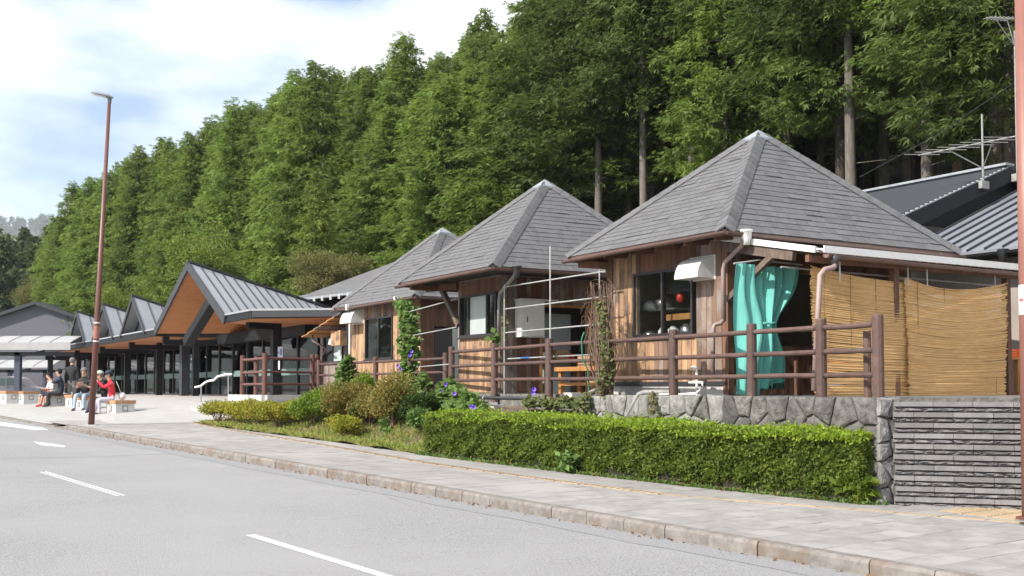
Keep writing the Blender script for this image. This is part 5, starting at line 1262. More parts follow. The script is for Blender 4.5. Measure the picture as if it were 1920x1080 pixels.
part('mirror', MB().blob((x1-1.0,61.85,zc+1.02),(.1,.08,.07)), cm_, ca); part('door_handle', MB().box((x1-1.95,61.97,zc+.86),(x1-1.78,61.998,zc+.89)), M['frame'], ca); part('door_handle', MB().box((x1-2.95,61.97,zc+.88),(x1-2.78,61.998,zc+.91)), M['frame'], ca)
# ------------------------------------------------------------------ foliage
def qmesh(name, V, mt):                 # V: (n,4,3) quads
    n = len(V); me = bpy.data.meshes.new(name)
    me.vertices.add(n*4); me.vertices.foreach_set('co', np.ascontiguousarray(V, dtype=np.float32).reshape(-1))
    me.loops.add(n*4); me.loops.foreach_set('vertex_index', np.arange(n*4, dtype=np.int32))
    me.polygons.add(n); me.polygons.foreach_set('loop_start', np.arange(0, n*4, 4, dtype=np.int32))
    me.update(calc_edges=True); me.materials.append(mt); return me
def unit(a): return a / np.maximum(1e-9, np.linalg.norm(a, axis=-1, keepdims=True))
def leaves(P, D, L, Wd, rng, droop=0.):     # diamond leaves at P pointing along D, random roll
    n = len(P); D = unit(D); rv = rng.normal(size=(n,3)); S = unit(np.cross(D, rv)); L = np.broadcast_to(L, (n,))[:,None]; Wd = np.broadcast_to(Wd, (n,))[:,None]
    m = P + D*L*.45; tip = P + D*L; tip[:,2] -= droop*L[:,0]
    return np.stack([P, m + S*Wd, tip, m - S*Wd], 1)
def sprays(P, D, L, Wd, rng, k=3, flat=None):
    out = []
    n = len(P); D = unit(D); S = unit(np.cross(D, rng.normal(size=(n,3)) if flat is None else flat + rng.normal(size=(n,3))*.45))
    for i in range(k):
        a = (i-(k-1)/2)*(1.5/max(1,k-1)+.12) + rng.normal(size=n)*.15
        d = D*np.cos(a)[:,None] + S*np.sin(a)[:,None]
        l = L*(1-.25*abs(i-(k-1)/2))
        m = P + d*(l*.5)[:,None]; N = unit(np.cross(d, S + rng.normal(size=(n,3))*.35)); sd = np.cross(d, N)
        tip = P + d*l[:,None]; tip[:,2] -= l*.18
        out.append(np.stack([P, m + sd*Wd, tip, m - sd*Wd], 1))
    return np.concatenate(out)
def conifer(seed, H, cb, Rr, nb, ns, mleaf, mbark, shape=1.0, name='conifer'):
    rng = np.random.default_rng(seed)
    t = (np.arange(nb) + rng.uniform(0,1,nb)) / nb
    t = t**.92; h = cb + (H-cb)*t
    prof = (1-t**1.55)**(.78*shape) * np.minimum(1, .65 + t*2.4) + .02
    L = Rr*prof*rng.uniform(.72,1.18,nb); az = np.arange(nb)*2.39996 + rng.uniform(-.5,.5,nb)
    el = .30*(t-.35) + rng.normal(size=nb)*.14
    dirs = np.stack([np.cos(az)*np.cos(el), np.sin(az)*np.cos(el), np.sin(el)], 1)
    per = np.maximum(6, (ns*L/L.sum()).astype(int)); idx = np.repeat(np.arange(nb), per); n = len(idx)
    nt_ = 7; ts = np.clip(rng.beta(2.4, 1.0, (nb,nt_))*.95 + .08, 0, 1.05); to = rng.normal(size=(nb,nt_,3)); to[:,:,2] *= .5
    ti = rng.integers(0, nt_, n); s = ts[idx,ti] + rng.normal(size=n)*.035
    P = np.zeros((n,3)); P[:,2] = h[idx]
    P += dirs[idx]*(L[idx]*s)[:,None]
    P[:,2] -= (L[idx]*s**2*.26)
    wdt = (.10 + .17*L[idx])*(.5+.7*np.sin(np.clip(s,0,1)*math.pi*.8))
    off = rng.normal(size=(n,3)); off[:,2] *= .6
    P += to[idx,ti]*wdt[:,None]*.62 + off*(.10+.05*L[idx])[:,None]; off = off*.6 + to[idx,ti]*.5
    out = np.stack([np.cos(az[idx]), np.sin(az[idx]), np.zeros(n)], 1)
    D = out*.9 + rng.normal(size=(n,3))*.55 + np.array([0,0,-.18]) + off*.25
    V = sprays(P, D, rng.uniform(.20,.40,n), .027, rng, 4, out*.8 + np.array([0,0,.7]))
    crown = qmesh(name+'_crown', V, mleaf)
    tr = MB(); bend = rng.uniform(-.15,.15,2)
    pts = [(bend[0]*math.sin(k/8*3), bend[1]*math.sin(k/8*3), -1.5 + (H*.98+1.5)*k/8) for k in range(9)]
    tr.tube(pts, [max(.012, .19*(1-k/8.3)**.8*(H/17)) for k in range(9)], 10)
    trunk = mesh(name+'_trunk', tr, mbark, True)
    lb_ = MB()
    for i in range(0, nb, 2):
        b = Vector((0,0,h[i])); d = Vector(dirs[i]); lb_.tube([b, b+d*L[i]*.5-Vector((0,0,L[i]*.06)), b+d*L[i]*.85-Vector((0,0,L[i]*.19))], [.03,.018,.006], 4, False)
    for i in range(int(max(0, cb-2.5)*1.1)):
        z = rng.uniform(2.5, cb); a = rng.uniform(0,6.28); l = rng.uniform(.3,1.1); lb_.tube([(0,0,z),(math.cos(a)*l,math.sin(a)*l,z+rng.uniform(-.1,.25))], [.018,.006], 4, False)
    limbs = mesh(name+'_limbs', lb_, mbark)
    return crown, trunk, limbs
def plant_tree(name, protos, loc, rot, sc, label, cat, group):
    o = link(bpy.data.objects.new(name, None)); o.location = loc; o.rotation_euler = (0, 0, rot); o.scale = sc
    tag(o, label, cat, group)
    for nm, me in zip(('crown','trunk','limbs'), protos):
        c = link(bpy.data.objects.new(nm, me)); c.parent = o
        if nm == 'limbs': c['kind'] = 'stuff'
    return o
PF = [conifer(100+i, 15.5, .8, 2.2, 190, 13500, M['cy'], M['bark_dark'], 1.0) for i in range(4)]       # leafy to the ground
PT = [conifer(200+i, 19.5, 8.2+.7*i, 2.5, 140, 11500, M['cy_shaded' if i else 'cy'], M['bark'], .8) for i in range(3)]      # bare pale lower trunk
PD = [conifer(300+i, 19.0, 5.6+.7*i, 2.6, 150, 12500, M['cy' if i == 1 else 'cy_shaded'], M['bark_dark'], .85) for i in range(3)]      # bare dark lower trunk
GF = 'cypress trees of the hillside wood'
rt = random.Random(5)
spots = []
for row in range(11):
    yu = -6.0 + rt.uniform(0,2)
    while yu < (150 if row < 7 else 44):
        xv = front(yu) + row*3.3 + rt.uniform(-1.0,1.0)
        spots.append((xv, yu, row)); yu += (2.35 if row < 3 else 3.0)*rt.uniform(.8,1.25)
ex = []
for px_, Y in ((1737,35),(1600,36.5),(1872,34),(1800,38),(1706,45),(1664,43),(1300,45),(1211,45.5),(1182,51),(1120,47),(1345,52),(1480,44),(1540,47),(1650,52)):
    p = frm(onY(px_, 500, Y)); ex.append((p.x, p.y, px_))
lab_ex = {1737:'cypress with the brightest pale bare trunk, behind the metal roof left of the low aerial',1600:'cypress with pale bare trunk just right of the nearest pavilion roof',1872:'cypress with pale bare trunk at far right beside the tall aerial mast',1800:'cypress with reddish mossy trunk behind the low aerial',1706:'cypress with thin pale trunk left of the brightest trunk',1664:'cypress with dim trunk between the two pale trunks behind the metal roof',1300:'cypress with thin pale trunk above the left slope of the nearest roof',1211:'cypress with pale trunk between the near and middle pavilion roofs',1182:'cypress with dim trunk left of the pale one between the two near roofs',1120:'cypress with dim trunk just right of the middle pavilion roof top',1345:'cypress with dim trunk behind the left slope of the nearest roof',1480:'cypress with dim trunk behind the top of the nearest pavilion roof',1540:'cypress with dim trunk above the right slope of the nearest roof',1650:'cypress with dark trunk deep in the wood behind the metal roof'}
M['bark_moss'] = mat('mossy_bark', (.16,.07,.05), .95, (.10,.10,.04), 5, bump=.8, bsc=14)
for x, y, px_ in ex:
    pr_ = list(PT[px_ % 3])
    if px_ == 1800:
        tm = pr_[1].copy(); tm.materials.clear(); tm.materials.append(M['bark_moss']); pr_[1] = tm
    k = rt.uniform(.95,1.1); plant_tree('cypress_tree', pr_, tow((x, y, zg(x, y))), rt.uniform(0,6.28), (k,k,k), lab_ex[px_], 'tree', GF)
cnt = 0; TL = {}
MARK = ((150,'left of the lamp post'),(240,'right of the lamp post'),(330,'above the small gables'),(430,'above the big entrance gable'),(560,'right of the big entrance gable'),(700,'above the rear hall roof'),(830,'above the farthest pavilion'),(960,'between the farthest and middle roof tops'),(1120,'above the middle pavilion'),(1330,'left of the nearest roof top'),(1520,'above the nearest roof top'),(1700,'right of the nearest roof top'),(9999,'above the metal roofs'))
ORD = ('front','second','third','fourth','fifth','sixth','seventh','eighth','ninth','tenth','eleventh')
for (x, y, row) in spots:
    if any((x-a)**2+(y-b)**2 < 2.6 for a, b, _ in ex): continue
    bare = y < 44 + rt.uniform(-5,5)
    if bare and row == 0 and rt.random() < .35: continue
    P = tow((x, y, zg(x, y)))
    if P.y < 4 or P.x/P.y > .56 or P.x/P.y < -.418: continue
    k = rt.uniform(.9,1.1) if y > 38 else rt.uniform(.86,1.14); kw = k*(rt.uniform(1.08,1.34) if y > 38 else rt.uniform(.98,1.22))
    k *= .88 if 38 < y <= 62 else (1.07 if y > 62 else 1.0); kw *= 1.06
    if P.x/P.y < -.40: k *= .85; kw *= .9
    pxx = CX + F*P.x/P.y; mk = next(q for lim, q in MARK if pxx < lim)
    pr_ = rt.choice(PD if bare else PF)
    look = 'dark bare-trunked' if pr_ in PD else ('bushy' if row < 2 else 'half-hidden')
    o = plant_tree('cypress_tree', pr_, P, rt.uniform(0,6.28), (kw,kw,k), '', 'tree', GF); cnt += 1
    TL.setdefault('%s %s-row cypress %s' % (look, ORD[row], mk), []).append((pxx, o))
NTH = ('leftmost','second','third','fourth','fifth','sixth','seventh','eighth','ninth','tenth','eleventh','twelfth')
for lb_, os_ in TL.items():
    os_.sort(key=lambda q: q[0])
    for i, (_, o) in enumerate(os_): o['label'] = lb_ if len(os_) == 1 else lb_ + (', leftmost of these' if i == 0 else ', %s from left' % NTH[min(i, 11)])
print('trees', cnt)
# broadleaf bushes at the foot of the wood
def broadleaf(seed, H, Rr, ns, mt, lsz=.15):
    rng = np.random.default_rng(seed); ncl = 26
    c = rng.normal(size=(ncl,3)); c = unit(c)*rng.uniform(.25,1,(ncl,1))**.5*np.array([Rr,Rr,H*.38]); c[:,2] += H*.6
    idx = rng.integers(0, ncl, ns); q = unit(rng.normal(size=(ns,3)))*rng.uniform(.5,1,(ns,1))*np.array([Rr*.42,Rr*.42,H*.15])
    P = c[idx]+q; D = q + rng.normal(size=(ns,3))*.6*Rr*.3
    V = leaves(P, D, rng.uniform(lsz*.7,lsz*1.3,ns), lsz*.32, rng, .1); crown = qmesh('broadleaf_crown', V, mt)
    tr = MB(); tr.tube([(0,0,-.5),(.05,0,H*.3),(0,.05,H*.7)], [.09,.06,.02], 8); trunk = mesh('broadleaf_trunk', tr, M['bark_dark'])
    lb_ = MB()
    for k in range(ncl): lb_.tube([(0,0,H*.25),tuple(c[k]*np.array([.5,.5,.85])),tuple(c[k])], [.035,.02,.008], 4, False)
    return crown, trunk, mesh('broadleaf_limbs', lb_, M['bark_dark'])
BL = broadleaf(1, 5.5, 1.7, 8000, M['broad']); BD = broadleaf(2, 4.0, 1.9, 8000, M['broad_dry'], .13)
for px_, py_, Y, sc_, pr_, lab in ((378,490,54,.85,BL,'pale green broadleaf tree just behind the big entrance gable'),(425,520,54,.6,BL,'pale broadleaf bush right of the big entrance gable top'),(600,520,50,.72,BD,'olive and rusty bush behind the farthest pavilion roof'),(650,520,52,.6,BD,'dull olive bush right of the rusty bush behind the hall roof'),(235,575,72,.8,BL,'pale bush behind the small gables'),(66,560,112,1.1,BD,'straw-yellow thicket at the left end of the wood')):
    P = onY(px_, py_, Y); plant_tree('broadleaf_tree', pr_, (P.x, P.y, P.z-(3.2 if pr_ is BL else 2.2)*sc_), px_*.7, (sc_,sc_,sc_), lab, 'tree', 'broadleaf trees at the edge of the wood')
PB = conifer(400, 12.5, .8, 1.9, 120, 6500, M['broad'], M['bark_dark'], 1.1)
for px_, py_, Y, k, lab in ((592,470,56,.85,'pale yellow-green tree standing out among the dark cypresses behind the rear hall'),):
    P = onY(px_, py_, Y); plant_tree('pale_tree', PB, (P.x, P.y, P.z-6.5), 1.0, (k*1.1,k*1.1,k), lab, 'tree', 'pale trees in the wood')
# far wood at the left and the wood across the road (one mass each)
def wood(name, label, pts, mt, H, Rr, ns, seed, lsz):
    rng = np.random.default_rng(seed); Vs = []
    for (x, y, z, k) in pts:
        t = rng.uniform(0,1,ns)**.8; r = Rr*k*((1-t)**.75)*(.35+.65*np.sqrt(rng.uniform(0,1,ns)))*(.75+.35*np.sin(t*37+rng.uniform(0,6)))
        a = rng.uniform(0,6.28,ns); P = np.stack([x+np.cos(a)*r, y+np.sin(a)*r, z+t*H*k], 1)
        D = np.stack([np.cos(a), np.sin(a), rng.uniform(-.5,.2,ns)], 1)+rng.normal(size=(ns,3))*.4
        Vs.append(sprays(P, D, rng.uniform(lsz*.7,lsz*1.3,ns), lsz*.24, rng, 2))
    o = link(bpy.data.objects.new(name, qmesh(name, np.concatenate(Vs), mt))); o['kind'] = 'stuff'; o['label'] = label; return o
rng_ = random.Random(9); pts = []
for i in range(150):
    Y = rng_.uniform(150,235); px_ = rng_.uniform(-260,190); P = onY(px_, 727, Y); pts.append((P.x, Y, (Y-150)*.16+.6, rng_.uniform(.8,1.1)))
wood('far_wood', 'dark conifer wood far off at the left', pts, M['far_cy'], 20, 3.4, 700, 3, 1.3)
pts = []
for i in range(70):
    P = tow((rng_.uniform(-75,-42), rng_.uniform(-10,150), 0)); pts.append((P.x, P.y, 0, rng_.uniform(.8,1.15)))
wood('opposite_wood', 'conifer wood across the road, seen only as reflections', pts, M['far_cy'], 17, 3.6, 420, 4, 1.2)
hl = MB(); 
def hill(u, v):
    x = -3300+u*3300; y = 2000+v*900; h = (425+40*math.sin(u*7+.8)+16*math.sin(u*23))*math.sin(min(1,v*1.2)*math.pi/2)
    return (x, y, h*min(1, 1.6-u*.9)-5)
hl.grid(hill, 90, 16)
hv = MB(); struct('hill', hl, mat('wooded_hill', (.045,.07,.032), .95, (.03,.05,.022), .08, bump=1, bsc=.15), 'w', True)
pts = []
for i in range(420):
    u = rng_.uniform(.25,.8); v = rng_.uniform(.45,.9); p = hill(u, v); pts.append((p[0], p[1], p[2]-2, rng_.uniform(.7,1.1)))
wood('hill_wood', 'wood covering the distant blue hill', pts, M['far_cy'], 30, 10, 60, 6, 9)

# --- hedge
HS0, HS1 = 8.02, 16.75
def hnf(s): return np.interp(s, (7.7,9,10.5,12.5,16.8), (11.40,11.26,11.06,10.92,10.78))
def hdp(s): return np.minimum(1.4, 11.68+(s-7.96)*.1385-hnf(s)+.06)
def hzt(s): return 1.10+(1.22-1.10)*(s-8.4)/8.2
HD = 1.4
hg = thing('clipped_hedge', 'long low clipped green hedge along the pavement', 'hedge', (hnf(12.5), 12.5, GR*12.5+.13), 'r')
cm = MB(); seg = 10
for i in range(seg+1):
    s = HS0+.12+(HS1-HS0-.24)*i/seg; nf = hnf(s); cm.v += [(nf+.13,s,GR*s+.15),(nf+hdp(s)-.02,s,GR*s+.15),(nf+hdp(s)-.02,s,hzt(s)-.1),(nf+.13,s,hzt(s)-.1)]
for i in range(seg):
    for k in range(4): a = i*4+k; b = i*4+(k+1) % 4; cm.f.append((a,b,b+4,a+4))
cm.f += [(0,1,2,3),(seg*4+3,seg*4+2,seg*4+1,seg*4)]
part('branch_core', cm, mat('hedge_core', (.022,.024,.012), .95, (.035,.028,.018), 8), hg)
rng = np.random.default_rng(77)
def hpt(n_):      # surface samples: front, top, ends
    ss = rng.uniform(HS0, HS1, n_); return ss
def bumpy(s, t): return .018*np.sin(s*5.1+t*7)+.018*np.sin(s*11.7+t*3.1)+.016*np.sin(s*23+t*17)
def mkleaf(P, nrm, n_, L, Wd):
    D = np.asarray(nrm)+rng.normal(size=(n_,3))*.75; return leaves(P, D, rng.uniform(L*.7,L*1.3,n_), Wd, rng, .1)
nF = 46000; ss = hpt(nF); tt = rng.uniform(0,1,nF)**.9; dep = np.abs(rng.normal(size=nF))*.07
nf_ = hnf(ss); zt_ = 1.10+.12*(ss-8.4)/8.2; zb_ = GR*ss+.14
z_ = zb_+.03+(zt_-zb_)*tt
nn_ = nf_+.05+bumpy(ss, z_*3)+dep+.10*np.clip((.25-tt)/.25,0,1)*(.4+.6*np.sin(ss*3.3)**2)+.04*np.clip((tt-.9)/.1,0,1)
P = np.stack([nn_, ss, z_], 1); V1 = mkleaf(P, (-.6,-.15,.45), nF, .055, .016)
nE = 7000; tE = rng.uniform(0,1,nE); nE_ = rng.uniform(0,HD,nE)
zE = GR*HS0+.16+(1.09-GR*HS0-.16)*tE
P = np.stack([hnf(HS0)+nE_/HD*hdp(HS0), HS0+.03+bumpy(nE_, zE*3)+np.abs(rng.normal(size=nE))*.07, zE], 1); V2 = mkleaf(P, (0,-.9,.2), nE, .05, .0125)
zE = GR*HS1+.16+(1.17-GR*HS1-.16)*tE
P = np.stack([hnf(HS1)+nE_, HS1-.03+bumpy(nE_, zE*3)-np.abs(rng.normal(size=nE))*.07, zE], 1); V3 = mkleaf(P, (-.2,.8,.2), nE, .05, .0125)
org = ORG[hg.name]; off = np.array([org.x, org.y, org.z])
fo = link(bpy.data.objects.new('foliage', qmesh('foliage', np.concatenate([V1,V2,V3])-off, M['hedge']))); fo.parent = hg
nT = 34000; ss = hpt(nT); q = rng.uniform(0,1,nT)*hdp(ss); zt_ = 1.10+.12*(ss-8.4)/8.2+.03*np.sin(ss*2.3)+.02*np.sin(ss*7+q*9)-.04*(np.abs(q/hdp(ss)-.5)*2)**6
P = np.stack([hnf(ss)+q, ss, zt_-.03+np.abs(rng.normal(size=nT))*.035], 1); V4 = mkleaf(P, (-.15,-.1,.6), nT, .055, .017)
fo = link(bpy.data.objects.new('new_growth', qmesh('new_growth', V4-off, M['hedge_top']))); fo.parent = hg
tw = MB()
for k in range(60):
    s = rng_.uniform(HS0+.2,HS1-.1); n = hnf(s)+rng_.uniform(.15,.45); tw.tube([(n,s,GR*s+.12),(n+rng_.uniform(-.1,.1),s+rng_.uniform(-.15,.15),GR*s+.5)], [.012,.005], 4, False)
part('stems', tw, M['twig'], hg, kind='stuff')
nS = 420; base_s = rng.uniform(HS0+.1, HS1-.1, 45); bi = rng.integers(0, 45, nS); bq = rng.uniform(0, HD, 45); lv = rng.uniform(0,1,nS)
P = np.stack([hnf(base_s[bi])+bq[bi]*hdp(base_s[bi])/HD+rng.normal(size=nS)*.02, base_s[bi]+rng.normal(size=nS)*.02, 1.10+.12*(base_s[bi]-8.4)/8.2+lv*(.05+.14*(bi % 7)/7)], 1)
fo = link(bpy.data.objects.new('stray_shoots', qmesh('stray_shoots', mkleaf(P, (0,0,.5), nS, .06, .016)-off, M['hedge_top']))); fo.parent = hg; fo['kind'] = 'stuff'
# --- shrubs
def shrub(label, name, px_, py_, rad, H, n, mt, lsz, stems=12, cat='shrub', dn=.0, flat=False, stem_m=None, group=None, z0=None):
    P = ong(px_, py_); Q = frm(P, 'r'); n0, s0 = Q.x+rad+dn, Q.y; z = (max(GR*s0+.13, bedz(n0, s0)) if z0 is None else z0)
    t = thing(name, label, cat, (n0,s0,z), 'r', group=group); rg = np.random.default_rng(int(px_*7+py_))
    ncl = 16; c = unit(rg.normal(size=(ncl,3)))*rg.uniform(.3,.75,(ncl,1))*np.array([rad,rad,H*.42]); c[:,2] = np.abs(c[:,2]+H*.12)+H*.42
    if flat: c[:,2] = H*rg.uniform(.35,.8,ncl)
    idx = rg.integers(0,ncl,n); q = unit(rg.normal(size=(n,3)))*(rg.uniform(.25,1,(n,1))**.4)*np.array([rad*.45,rad*.45,H*(.28 if not flat else .2)])
    Pp = c[idx]+q; Pp = Pp[Pp[:,2] > .03]; q = q[:len(Pp)]
    V = leaves(Pp, rg.normal(size=(len(Pp),3))+np.array([0,0,.7])+Pp*np.array([.8,.8,0])/rad, rg.uniform(lsz*.7,lsz*1.3,len(Pp)), lsz*.28, rg, .1)
    f_ = link(bpy.data.objects.new('foliage', qmesh('foliage', V, mt))); f_.parent = t
    sm = MB()
    for k in range(stems):
        cc = c[k % ncl]; a = rg.uniform(-.12,.12,2); sm.tube([(n0+a[0]*rad,s0+a[1]*rad,z-.05),(n0+cc[0]*.5,s0+cc[1]*.5,z+cc[2]*.55),(n0+cc[0],s0+cc[1],z+cc[2])], [.012,.008,.004], 5, False)
    part('stems', sm, stem_m or M['twig'], t, kind='stuff'); return t
GS = 'azalea shrubs beside the pavement'
for i, (px_, py_, r_, h_) in enumerate(((378,795,.55,.62),(412,799,.6,.66),(450,803,.62,.68),(488,808,.6,.72))):
    shrub(['leftmost yellow-green azalea nearest the entrance plaza','second yellow-green azalea from the left','third yellow-green azalea, with bare pinkish twigs','fourth yellow-green azalea, beside the green azalea','yellow-green azalea in the rear row, left one','yellow-green azalea in the rear row, right one'][i], 'azalea_shrub', px_, py_, r_, h_, 2600, M['azalea_y'], .06, 16, flat=True, group=GS, dn=(.25 if i > 3 else -.1))
shrub('bright green rounded azalea right of the yellow ones', 'azalea_shrub', 545, 813, .62, .82, 5600, M['azalea_g'], .06, group=GS)
shrub('second green azalea in front of the white planter wall', 'azalea_shrub', 520, 809, .42, .65, 3000, M['azalea_y'], .06, group=GS)
shrub('wide green azalea filling the gap before the olive one', 'azalea_shrub', 574, 815, .6, .8, 5000, M['azalea_g'], .06, group=GS)
shrub('olive azalea touching the tallest brown azalea', 'azalea_shrub', 652, 824, .55, .85, 5000, M['azalea_b'], .055, group=GS)
shrub('dark leafy shrub between the tallest azalea and the morning glory', 'dark_shrub', 738, 832, .5, .7, 4000, M['dark_shrub_leaf'], .07)
shrub('olive-brown azalea between the green one and the dark shrub', 'azalea_shrub', 604, 818, .68, .95, 7000, M['azalea_b'], .055, group=GS)
shrub('low yellowish azalea clump with thin stems before the dark shrub', 'azalea_shrub', 612, 826, .4, .5, 2600, M['azalea_y'], .055, group=GS)
shrub('small bright green shrub with dark underside beside the brown azalea', 'green_shrub', 645, 812, .42, .78, 3600, M['azalea_g'], .06)
shrub('dark leafy shrub left of the brown azalea', 'dark_shrub', 655, 822, .4, .55, 3000, M['dark_shrub_leaf'], .06)
shrub('tallest azalea, brown-leaved and round on a short stem', 'azalea_shrub', 696, 830, .55, 1.18, 7500, M['azalea_b'], .055, group=GS)
shrub('low green weeds at the left end of the hedge', 'weed_clump', 765, 838, .35, .5, 1600, M['vine'], .10, 8, 'weed')
shrub('weed with upright stems growing above the back of the hedge', 'weed_clump', 1505, 925, .3, 1.18, 1500, M['azalea_g'], .11, 14, 'weed', dn=1.0, stem_m=M['azalea_g'])
shrub('large-leaved weed at the right end of the hedge', 'weed_clump', 1578, 944, .2, .3, 160, M['azalea_g'], .17, 5, 'weed')
shrub('broad-leaved weed poking from the middle of the hedge face', 'weed_clump', 1052, 888, .18, .34, 150, M['vine'], .15, 5, 'weed')
# ground weeds and grass
def scatter(name, label, n, fn, L, Wd, mt, seed, up=.9):
    rg = np.random.default_rng(seed); P = np.array([fn(rg) for _ in range(n)]); D = rg.normal(size=(n,3))*.45+np.array([0,0,up])
    V = leaves(P, D, rg.uniform(L*.5,L*1.4,n), Wd, rg, .25); o = link(bpy.data.objects.new(name, qmesh(name, V, mt))); o.rotation_euler.z = RA; o['kind'] = 'stuff'; o['label'] = label
def fg(rg): s = rg.uniform(16.2,28.5); n = nback(s)+rg.uniform(0,1)**1.4*1.9+.02*rg.normal(); return (n, s, bedz(n, s)-.01)
scatter('grass', 'yellow-green grass strip between pavement and shrubs', 20000, fg, .13, .009, M['grass'], 5)
def fw(rg): s = rg.uniform(7.8,17); n = hnf(s)+rg.normal()*.07-.0; return (max(n, nback(s)-.1), s, GR*s+.128)
scatter('weeds', 'small weeds along the foot of the hedge', 2600, fw, .075, .016, M['vine'], 6, .5)
def fl_(rg): s = rg.uniform(3.5,28); n = 8.03-abs(rg.normal())*.05; return (n, s, GR*s+.006)
scatter('leaf_litter', 'dry leaves in the gutter along the kerb', 380, fl_, .045, .013, M['litter'], 7, .1)
def fl2(rg): s = rg.uniform(8.4,17); n = hnf(s)+rg.uniform(-.03,.4); return (n, s, GR*s+.14)
scatter('hedge_litter', 'dry leaves under the hedge', 900, fl2, .06, .017, M['litter'], 8, .15)
# --- climbing plants
def heart(P, D, Lw, rg):
    n = len(P); D = unit(D); S = unit(np.cross(D, rg.normal(size=(n,3))*.5+np.array([-.5,-.3,.6]))); L = Lw[:,None]
    a = P; b = P+D*L*.45+S*L*.52; c = P+D*L; d = P+D*L*.45-S*L*.52; N = np.cross(D, S); c = c-N*L*.12
    return np.stack([a, b, c, d], 1)
def vine(label, segs, n, lsz, mt, flowers, name='climbing_vine', cat='vine', twigs=14, seed=1):
    base = segs[0][0]; t = thing(name, label, cat, base); rg = np.random.default_rng(seed); Vs = []; sm = MB()
    tot = sum((Vector(b)-Vector(a)).length*(ra+rb) for a, b, ra, rb in segs)
    for a, b, ra, rb in segs:
        A, B = np.array(a), np.array(b); k = int(n*np.linalg.norm(B-A)*(ra+rb)/tot); u = rg.uniform(0,1,k); r = ra+(rb-ra)*u
        q = unit(rg.normal(size=(k,3)))*(rg.uniform(.3,1,(k,1))**.5)*r[:,None]; P = A+(B-A)*u[:,None]+q
        Vs.append(heart(P, q/np.maximum(r,.01)[:,None]*.4+rg.normal(size=(k,3))*.35+np.array([-.35,-.2,-.55]), rg.uniform(lsz*.6,lsz*1.3,k), rg))
        for j in range(twigs//len(segs)+1):
            o1, o2, o3 = rg.uniform(-1,1,3)*ra*.6, rg.uniform(-1,1,3)*(ra+rb)*.3, rg.uniform(-1,1,3)*rb*.6
            sm.tube([tuple(A+o1), tuple((A+B)/2+o2), tuple(B+o3)], .007, 4, False)
    off = np.array(base); lf = link(bpy.data.objects.new('leaves', qmesh('leaves', np.concatenate(Vs)-off, mt))); lf.parent = t; lf['kind'] = 'stuff'
    part('stems', sm, M['twig'], t, kind='stuff')
    for fp in flowers:
        f = MB(); v = -frm(ray(960,700)); v = Vector((-.55,-.8,.15)).normalized(); s1 = v.orthogonal().normalized(); s2 = v.cross(s1); c = Vector(fp)
        for ring, (rr2, dd) in enumerate(((.007,-.045),(.016,-.01),(.042,.012))):
            for k in range(10): an2 = k*.6283; f.v.append(tuple(c+v*dd+(s1*math.cos(an2)+s2*math.sin(an2))*rr2*(1+.06*math.sin(k*2.5))))
        for ring in range(2):
            for k in range(10): a1 = ring*10+k; b1 = ring*10+(k+1) % 10; f.f.append((a1,b1,b1+10,a1+10))
        part('flower', f, M['petal'], t)
    return t
ox = lambda x, y, xv: tuple(onx(x, y, xv))
vine('leafy vine column on the fence in front of the farthest pavilion', [(ox(646,738,12.0),ox(650,700,12.0),.30,.26),(ox(650,700,12.0),ox(654,672,12.0),.26,.12)], 950, .13, M['vine'], [], seed=2)
vine('tall vine climbing to the eaves of the farthest pavilion with purple flowers', [(ox(770,740,12.0),ox(768,660,12.2),.22,.22),(ox(768,660,12.2),ox(768,600,12.35),.24,.25),(ox(768,600,12.35),ox(763,572,12.4),.22,.24),(ox(763,572,12.4),ox(745,566,12.4),.12,.1),(ox(776,720,11.9),ox(800,712,11.9),.2,.15)], 1500, .13, M['vine'], [ox(772,659,11.95),ox(769,666,11.95),ox(746,686,11.8),ox(751,692,11.8)], seed=3)
vine('morning glory spilling from the fence onto the shrubs with a purple flower', [(ox(776,745,11.5),ox(735,770,10.6),.28,.32),(ox(735,770,10.6),ox(735,815,10.0),.3,.22),(ox(790,735,11.6),ox(770,750,11.4),.25,.25)], 1500, .13, M['vine'], [ox(741,731,10.9)], name='morning_glory', seed=4)
vine('morning glory mound with purple flowers in front of the middle pavilion', [(ox(812,758,10.9),ox(845,738,10.9),.22,.3),(ox(845,738,10.9),ox(885,752,10.8),.3,.14),(ox(835,725,11.0),ox(850,722,11.0),.18,.16),(ox(885,752,10.8),ox(905,765,10.8),.14,.12)], 1300, .13, M['vine'], [ox(836,721,10.75),ox(827,734,10.65),ox(852,738,10.6),ox(884,762,10.6),ox(889,764,10.6)], name='morning_glory', seed=5)
vine('low weeds and a violet flower on the brick edging under the fence', [(ox(985,752,10.85),ox(1080,752,10.85),.08,.10),(ox(1090,765,10.75),ox(1100,742,10.9),.14,.16)], 420, .09, M['ivy'], [ox(1001,730,10.8),ox(1000,736,10.8)], name='weed_clump', cat='weed', seed=6)
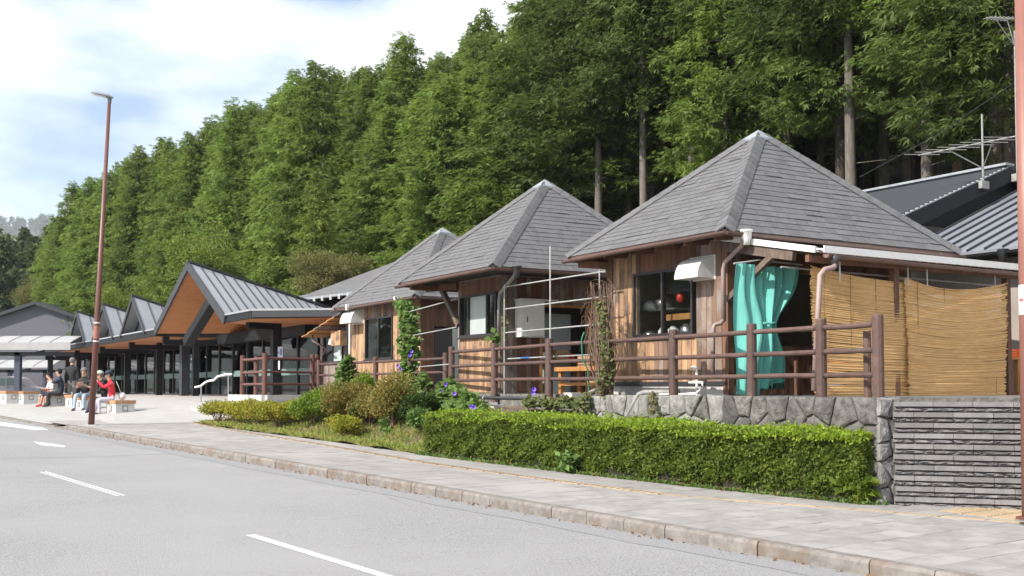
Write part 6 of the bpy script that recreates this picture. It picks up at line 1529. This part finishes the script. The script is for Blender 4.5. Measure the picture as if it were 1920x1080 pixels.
vine('thin ivy strand hanging down the pale stone wall', [(ox(1222,735,10.9),ox(1226,772,10.7),.04,.06)], 60, .07, M['ivy'], [], name='ivy_strand', cat='ivy', twigs=3, seed=7)
vine('ivy creeping up the corner downpipe of the middle pavilion', [(ox(947,640,11.45),ox(946,560,11.5),.06,.03)], 90, .07, M['ivy'], [], name='ivy_strand', cat='ivy', twigs=3, seed=8)
vine('small leafy sprig at the sill of the middle pavilion window', [(ox(925,640,11.4),ox(930,632,11.4),.1,.1)], 40, .12, M['vine'], [], name='leafy_sprig', cat='plant', twigs=3, seed=12)
# dry vine tangle on the fence between the pavilions
dv = vine('tangled dry vine with some ivy on the fence beside the nearest pavilion', [(ox(1130,740,11.0),ox(1140,690,11.0),.16,.12),(ox(1140,690,11.0),ox(1132,560,11.15),.1,.14)], 420, .075, M['ivy'], [], name='dry_vine', seed=9)
tg = MB(); rg = random.Random(21)
for k in range(90):
    b = onx(1135+rg.uniform(-12,12), 745+rg.uniform(-10,5), 11.1); tp_ = onx(1128+rg.uniform(-26,22), rg.uniform(525,640), 11.1)
    e2 = tp_ + Vector((rg.uniform(-.2,.2), rg.uniform(-.5,.45), rg.uniform(-.5,.05)))
    m_ = (b+tp_)/2 + Vector((rg.uniform(-.12,.12), rg.uniform(-.2,.2), 0))
    m2_ = (tp_+e2)/2 + Vector((0, rg.uniform(-.08,.08), rg.uniform(.0,.12)))
    tg.tube([b, m_, tp_, m2_, e2], [.008,.007,.006,.004,.003], 4, False)
part('dry_stems', tg, M['twig'], dv, kind='stuff')

# ------------------------------------------------------------------ air
hzb = MB().box((-3500,-80,-80),(3100,3100,520))
hm_ = bpy.data.materials.new('haze'); hm_.use_nodes = True; hn = hm_.node_tree.nodes; hn.remove(hn['Principled BSDF'])
pvn = hn.new('ShaderNodeVolumePrincipled'); pvn.inputs['Color'].default_value = (.86,.91,1,1); pvn.inputs['Density'].default_value = .00017; pvn.inputs['Anisotropy'].default_value = .2
hm_.node_tree.links.new(pvn.outputs['Volume'], hn['Material Output'].inputs['Volume'])
struct('haze', hzb, hm_, 'w', kind='stuff', label='thin blue haze over the distant hill')
